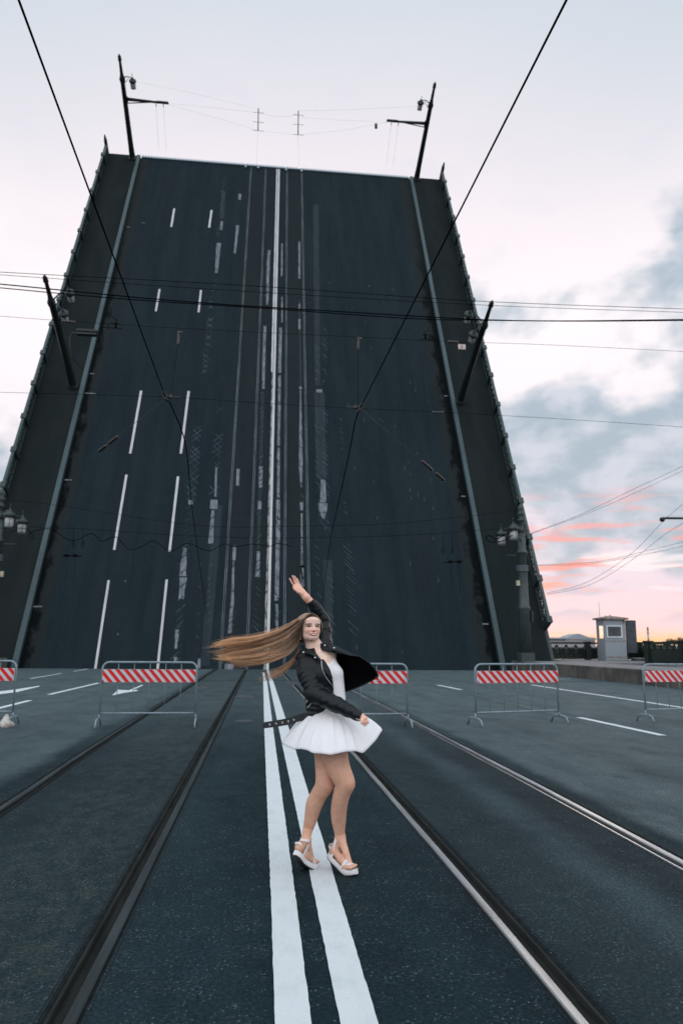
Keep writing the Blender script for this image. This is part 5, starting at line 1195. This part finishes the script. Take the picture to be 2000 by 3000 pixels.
q = MB(); q.tube([p_+v3(0, -.004, 0) for p_ in Tp], .0055, 7); q.tube([p_+v3(0, -.004, 0) for p_ in Bp[12:]]+[Tp[-1]], .0045, 7); q.obj('jacket_hem', M['leather'], fp_)
slab('lapel', [(938, 1884, -.01), (952, 1886, -.035), (978, 1891, -.05), (1006, 1904, -.065), (1034, 1917, -.07), (1050, 1924, -.07), (1026, 1921, -.075), (998, 1916, -.075), (968, 1912, -.07), (944, 1906, -.05), (938, 1897, -.03)], .008, M['leather'], fp_, (975, 1903, -.078))
slab('lapel', [(941, 1931, -.135), (948, 1932, -.14), (955, 1941, -.15), (966, 1960, -.155), (973, 1982, -.15), (977, 2012, -.14), (968, 2006, -.145), (955, 1990, -.15), (945, 1966, -.155), (941, 1948, -.15)], .010, M['leather'], jk, (958, 1972, -.168))
slab('collar', [(884, 1889, -.02), (896, 1897, -.07), (912, 1909, -.10), (928, 1919, -.125), (939, 1929, -.135), (938, 1933, -.138), (925, 1932, -.135), (912, 1925, -.125), (896, 1912, -.11), (884, 1902, -.07)], .010, M['leather'], jk, (912, 1917, -.135))
slab('epaulette', [(884, 1905, -.085), (898, 1908, -.105), (897, 1913, -.11), (880, 1914, -.09)], .01, M['leather'], jk)
def snap(x, y, d, r_, par): q = MB(); c = L(x, y, d); q.lathe([(r_, 0), (r_*.9, .003), (r_*.4, .005)], 10, M=Matrix.Rotation(R(90), 3, 'X')); o = q.obj('snap', M['snap'], par); o.location = tuple(c)
for x, y, d, par in ((951, 1891, -.085, fp_), (978.5, 1898.5, -.092, fp_), (922.5, 1927, -.150, jk), (889, 1911.5, -.12, jk)): snap(x, y, d, .0068, par)
q = MB()
q.tube(cr([L(*a) for a in ((941, 1934, -.148), (943, 1955, -.166), (951, 1978, -.168), (966, 2000, -.160), (975, 2011, -.15))], 4), .0022, 5)
q.tube(cr([L(*a) for a in ((912, 2040, -.10), (900, 2052, -.10), (894, 2062, -.09))], 4), .0024, 5); q.tube(cr([L(*a) for a in ((917, 2046, -.118), (910, 2062, -.11), (899, 2075, -.09))], 4), .0024, 5)
q.tube(cr([L(*a) for a in ((1043, 2104, -.262), (1048, 2110, -.262), (1052, 2106, -.262))], 4), .0018, 5); q.tube(cr([L(*a) for a in ((988, 1955, -.0), (998, 1962, -.02), (999, 1964, -.02))], 4), .002, 5)
q.tube([L(1107, 1980, -.03), L(1112, 1993, -.03), L(1100, 1995, -.03)], .0022, 5)
q.obj('zip', M['snap'], jk)
# belt end flying out to the left
A = cr([L(*a) for a in ((905, 2099, -.055), (880, 2102, -.055), (850, 2112, -.06), (815, 2119, -.07), (780, 2124, -.08), (769, 2125.5, -.083))], 6)
q = MB(); P = []
for i, a in enumerate(A):
    u_ = i/(len(A)-1); w_ = (.0255-.006*u_)*(1 if u_ < .93 else max(.08, (1-u_)/.07)); tl = nrm((.10, .25, .98))
    P.append([a-tl*w_, a+tl*w_, a+tl*w_+v3(0, .005, 0), a-tl*w_+v3(0, .005, 0), a-tl*w_])
q.grid(P, 0, False); q.add([P[0][k] for k in range(4)], [(0, 1, 2, 3)]); q.add([P[-1][k] for k in range(4)], [(0, 1, 2, 3)]); bl_ = q.obj('belt', M['leather'], jk)
for i, u_ in enumerate((.36, .46, .555, .65, .745)):
    c = A[int(u_*(len(A)-1))]-v3(0, .003, 0); q = MB(); q.tube([(.0052*math.cos(t), 0, .0052*math.sin(t)) for t in np.linspace(0, 6.283, 11)[:-1]], .0022, 5, closed=True); o = q.obj('eyelet', M['snap'], bl_); o.location = tuple(c)
# earring
q = MB(); q.lathe([(.001, -.006), (.005, -.004), (.006, 0), (.005, .004), (.001, .006)], 8); o = q.obj('earring', M['snap'], person); o.location = tuple(L(881, 1871.5, -.02))
# --- sandals
def band_(q, pts, w_dir, w_, th_=.0035):
    P = []
    C = cr(pts, 6)
    for i, c in enumerate(C):
        t = nrm(C[min(i+1, len(C)-1)]-C[max(i-1, 0)]); wd = nrm(w_dir-t*(w_dir@t)); nn = nrm(np.cross(t, wd))
        P.append([c-wd*w_/2-nn*th_/2, c+wd*w_/2-nn*th_/2, c+wd*w_/2+nn*th_/2, c-wd*w_/2+nn*th_/2, c-wd*w_/2-nn*th_/2])
    q.grid(P, 0, False); q.add(P[0][:4], [(0, 1, 2, 3)]); q.add(P[-1][:4], [(0, 1, 2, 3)])
def sandal(sole, S_, fr, an, ft_):
    D_, N_, Dt, Nt = fr; H0, A0, B0, T0 = sole; C = cr([H0, A0, B0, T0], 8); n = len(C)
    wid = [.012, .024, .030, .032, .032, .031, .030, .029, .029, .030, .032, .034, .037, .040, .042, .043, .044, .044, .043, .042, .040, .037, .032, .024, .012]
    P, Pt, Pi = [], [], []
    for i, c in enumerate(C):
        t = nrm(C[min(i+1, n-1)]-C[max(i-1, 0)]); nn = nrm(np.cross(S_, t)); nn = nn if nn[2] > 0 else -nn; w = wid[min(i, len(wid)-1)]; th_ = .034
        P.append([c-S_*w*.92+nn*.003, c-S_*w+nn*.010, c-S_*w+nn*(th_-.004), c-S_*w*.94+nn*th_, c+S_*w*.94+nn*th_, c+S_*w+nn*(th_-.004), c+S_*w+nn*.010, c+S_*w*.92+nn*.003, c-S_*w*.92+nn*.003])
        Pt.append([c-S_*w*.9-nn*.002, c+S_*w*.9-nn*.002, c+S_*w*.9+nn*.004, c-S_*w*.9+nn*.004, c-S_*w*.9-nn*.002]); Pi.append([c-S_*w*.82+nn*(th_+.0015), c+S_*w*.82+nn*(th_+.0015)])
    root = empty('sandal'); root.parent = person
    q = MB(); q.grid(P, 0, True); q.add(P[0][:8], [tuple(range(8))]); q.add(P[-1][:8], [tuple(range(8))]); q.obj('sole', M['sandal'], root)
    q = MB(); q.grid(Pt, 0, False); q.obj('tread', M['tread'], root); q = MB(); q.grid(Pi, 0, False); q.obj('insole', M['insole'], root)
    q = MB(); aw = .034
    ring = [an+(S_*math.cos(t)+D_*math.sin(t))*aw+N_*(-.004+.012*math.sin(t)) for t in np.linspace(0, 2*math.pi, 13)]
    band_(q, ring, N_, .015)
    for sx in (-1, 1): band_(q, [an+S_*sx*(aw+.002), an*.5+(A0*.5+H0*.5)*.5+N_*.022+S_*sx*.036, A0*.5+H0*.5+S_*sx*.031+N_*.030], D_, .017)
    hc_ = H0*.72+A0*.28; band_(q, [hc_+N_*(.082-.006*abs(math.sin(t)))+S_*.036*math.cos(t)-D_*.040*math.sin(t) for t in np.linspace(0, math.pi, 7)], N_, .013)
    arc = lambda c, w, hgt, tilt=0: [c+S_*w*math.cos(t)+N_*(.030+hgt*math.sin(t))+D_*tilt*math.cos(t) for t in np.linspace(0, math.pi, 9)]
    band_(q, arc(B0-D_*.036, .041, .050, .003), D_, .021); band_(q, arc(B0-D_*.006, .043, .045, -.003), D_, .019); band_(q, arc(B0-D_*.020, .042, .048, .016), D_, .005)
    q.obj('straps', M['sandal'], root)
sandal(SR, SvR, fR, aR, 1); sandal(SL, SvL, fL, aL, -1)
# --- hair: cap on the skull, an inner mass and long strands thrown out to the left
hc = SDF(HC-.135, HC+.135, .0025); s_ = hc
s_.ell(H_p(0, -.022, .036), np.array([.0785, .099, .0905])*SC, 0, MH); s_.cone(H_p(-.03, -.07, .0), H_p(-.04, -.08, -.06), .06*hs, .05*hs, .03)
r, p = s_.sl(s_.lo, s_.lo+9); Qh = (p-HC.astype(np.float32))@MH.astype(np.float32)/SC.astype(np.float32)
gl_ = np.where(Qh[..., 2] > 0, -.010+1.12*Qh[..., 2]+.55*np.maximum(np.abs(Qh[..., 0])-.020, 0), -.012-.10*Qh[..., 2]); s_.D = np.maximum(s_.D, (Qh[..., 1]-gl_)*hs*.7).astype(np.float32)
s_.D += (.0012*np.sin(Qh[..., 0]*260+Qh[..., 1]*60)).astype(np.float32)
cV, cF = s_.mesh(); HV, HF, HCc = [cV], [cF], [np.tile([.085, .052, .033], (len(cV), 1))*rng.uniform(.75, 1.2, (len(cV), 1))]
TOPL = [(916, 1797), (888, 1804), (850, 1829), (817, 1846), (772, 1860), (733, 1869), (680, 1872), (645, 1880), (612, 1893)]
MIDL = [(891, 1818), (871, 1840), (842, 1868), (808, 1886), (765, 1900), (725, 1908), (680, 1912), (645, 1918), (606, 1914)]
BOTL = [(884, 1858), (872, 1892), (845, 1918), (818, 1930), (790, 1941), (742, 1948), (705, 1954), (665, 1944), (636, 1936)]
T3, M3, B3 = [np.array(a, float) for a in (TOPL, MIDL, BOTL)]
def strand_px(qv, tt):
    a = (T3*(1-qv)*(1-2*qv)+M3*4*qv*(1-qv)+B3*qv*(2*qv-1)); x = tt*(len(a)-1); i = np.clip(x.astype(int), 0, len(a)-2); f = x-i
    return a[i]*(1-f)[:, None]+a[i+1]*f[:, None]
base_i = len(cV); sv, sf, scl = [], [], []; cnt = base_i; hr = np.random.default_rng(11)
def add_strand(P, r0, cols):
    global cnt
    n = len(P); P = np.array(P); T = np.gradient(P, axis=0); T /= np.linalg.norm(T, axis=1)[:, None]+1e-9; U = np.cross(T, [0, 1, .2]); U /= np.linalg.norm(U, axis=1)[:, None]+1e-9; W_2 = np.cross(T, U)
    rr = (r0*np.clip(np.minimum(1, 2.2*(1-np.linspace(0, 1, n))), .10, 1))[:, None]
    ring = np.stack([P+rr*(U*math.cos(a)+W_2*math.sin(a)) for a in (0, 2.09, 4.19)], 1); sv.append(ring.reshape(-1, 3)); scl.append(np.repeat(cols, 3, 0))
    i = np.arange(n-1)[:, None]*3; k = np.arange(3)[None]; f_ = np.stack([i+k, i+(k+1) % 3, i+3+(k+1) % 3, i+3+k], -1).reshape(-1, 4)+cnt; sf.append(f_); cnt += n*3
root_c, mid_c, tip_c = np.array([.28, .195, .135]), np.array([.74, .47, .28]), np.array([.96, .60, .32])
ORI, Rtv = L(0, 0, 0), None
def L_many(px, y):
    out = np.empty((len(px), 3))
    for i, (a, b) in enumerate(px): out[i] = L(a, b, y[i])
    return out
clumps = [(hr.random(), hr.uniform(-1, 1), hr.uniform(.74, 1.02), hr.uniform(.55, 1.45)) for _ in range(46)]
NS = 3400
for s in range(NS):
    cq, cd, cl, clu = clumps[hr.integers(len(clumps))]; qo = hr.normal(0, .030); qv = float(np.clip(cq+qo, 0, 1)); dep = cd+hr.normal(0, .08)
    ln_ = hr.uniform(.70, 1.0) if hr.random() < .75 else hr.uniform(.5, 1.10)
    ln_ = cl*hr.uniform(.86, 1.0) if s % 5 else hr.uniform(.5, .95); n = 15; tt = np.linspace(0, min(ln_, 1.0), n); px = strand_px(qv, tt); cvg = np.clip(tt/cl, 0, 1)[:, None]**3*.9; px = px*(1-cvg)+strand_px(float(np.clip(cq, 0, 1)), tt)*cvg
    if ln_ > 1: px = px+np.outer(np.linspace(0, 1, n)**4, (-16, 3))
    am = 3.2*hr.random(); ph = cq*25+hr.normal(0, .3); px[:, 1] += am*np.sin(tt*7+ph)*tt+hr.normal(0, 1.6)*tt**2.0+9*math.sin(cq*90+cd*14)*tt**3+(hr.normal(0, 6)*tt**2 if s % 6 == 0 else 0)+hr.normal(0, .6)
    y = .03+.050*dep*(.5+.9*tt)*(1-.2*qv)+.02*np.sin(tt*4+cd*5); y = y*(1-np.exp(-(tt/.11)**2))+(-.085+.05*hr.random()+.05*abs(qv-.5))*np.exp(-(tt/.11)**2)
    Pw = L_many(px, y); lum = hr.uniform(.70, 1.25)*clu; dark = 1-.72*math.exp(-((qv-.72)/.20)**2)*1.0
    tcl = np.clip(tt, 0, 1)[:, None]; cc = np.where(tcl < .45, root_c+(mid_c-root_c)*tcl/.45, mid_c+(tip_c-mid_c)*(tcl-.45)/.55)*lum*(dark+(1-dark)*np.clip(tcl*1.7, 0, 1))
    add_strand(Pw, hr.uniform(.0006, .0013), cc)
for s in range(170):          # thin lower wisp and stray hairs
    u_ = hr.random(); a = np.array([[878, 1895], [868, 1925], [845, 1950], [815, 1966+14*u_], [785-25*u_, 1972+18*u_]]); n = 12; tt = np.linspace(0, 1, n); x = tt*4; i = np.clip(x.astype(int), 0, 3); f = (x-i)[:, None]; px = a[i]*(1-f)+a[i+1]*f+np.outer(tt, hr.normal(0, 7, 2))
    add_strand(L_many(px, .08+.03*hr.normal()*tt), .0008, np.tile(mid_c*hr.uniform(.6, 1.2), (n, 1)))
for s in range(60):
    qv = hr.random(); n = 14; tt = np.linspace(0, hr.uniform(.7, 1.0), n); px = strand_px(qv, tt); px += np.outer(tt**1.5, hr.normal(0, 11, 2)); px[:, 1] -= 8*np.sin(tt*3.1)*(qv < .4)
    add_strand(L_many(px, .03+.06*hr.normal()*tt), .0006, np.tile(mid_c*hr.uniform(.7, 1.5), (n, 1)))
for s in range(260):          # the hair that frames the right side of the face
    u_ = hr.random(); a = np.array([[913+3*u_, 1797.5], [926+3*u_, 1802+2*u_], [936+2.5*u_, 1812+3*u_], [941+2*u_, 1824+3*u_], [943.0+1.5*u_, 1838], [943+u_, 1848]]); n = 12; tt = np.linspace(0, hr.uniform(.6, 1), n); x = tt*5; i = np.clip(x.astype(int), 0, 4); f = (x-i)[:, None]; px = a[i]*(1-f)+a[i+1]*f
    add_strand(L_many(px, -.045+.035*u_+.045*tt), .0011, np.tile(root_c*hr.uniform(1.0, 2.2), (n, 1)))
for s in range(420):          # strands lying over the skull toward the back
    xs_ = hr.uniform(-.075, .075); n = 10; P = []
    for t in np.linspace(0, 1, n):
        ang = math.radians(hr.uniform(-.4, .4)+62-150*t); yy = -.022+.101*math.sin(math.radians(90)-math.radians(150*t-62+90)+math.radians(0)) if False else -.022+.101*math.cos(math.radians(35+150*t))
        zz_ = .036+.092*math.sin(math.radians(35+150*t)); k_ = math.sqrt(max(.02, 1-(xs_/.080)**2)); P.append(H_p(xs_-.02*t, -.022+(yy+.022)*k_, .036+(zz_-.036)*k_))
    add_strand(P, .0013, np.tile(root_c*hr.uniform(.7, 2.0), (n, 1)))
HV += sv; HF += sf; HCc += scl
hair = np_obj('hair', np.concatenate(HV), np.concatenate(HF), M['hair'], person, True, np.concatenate(HCc))
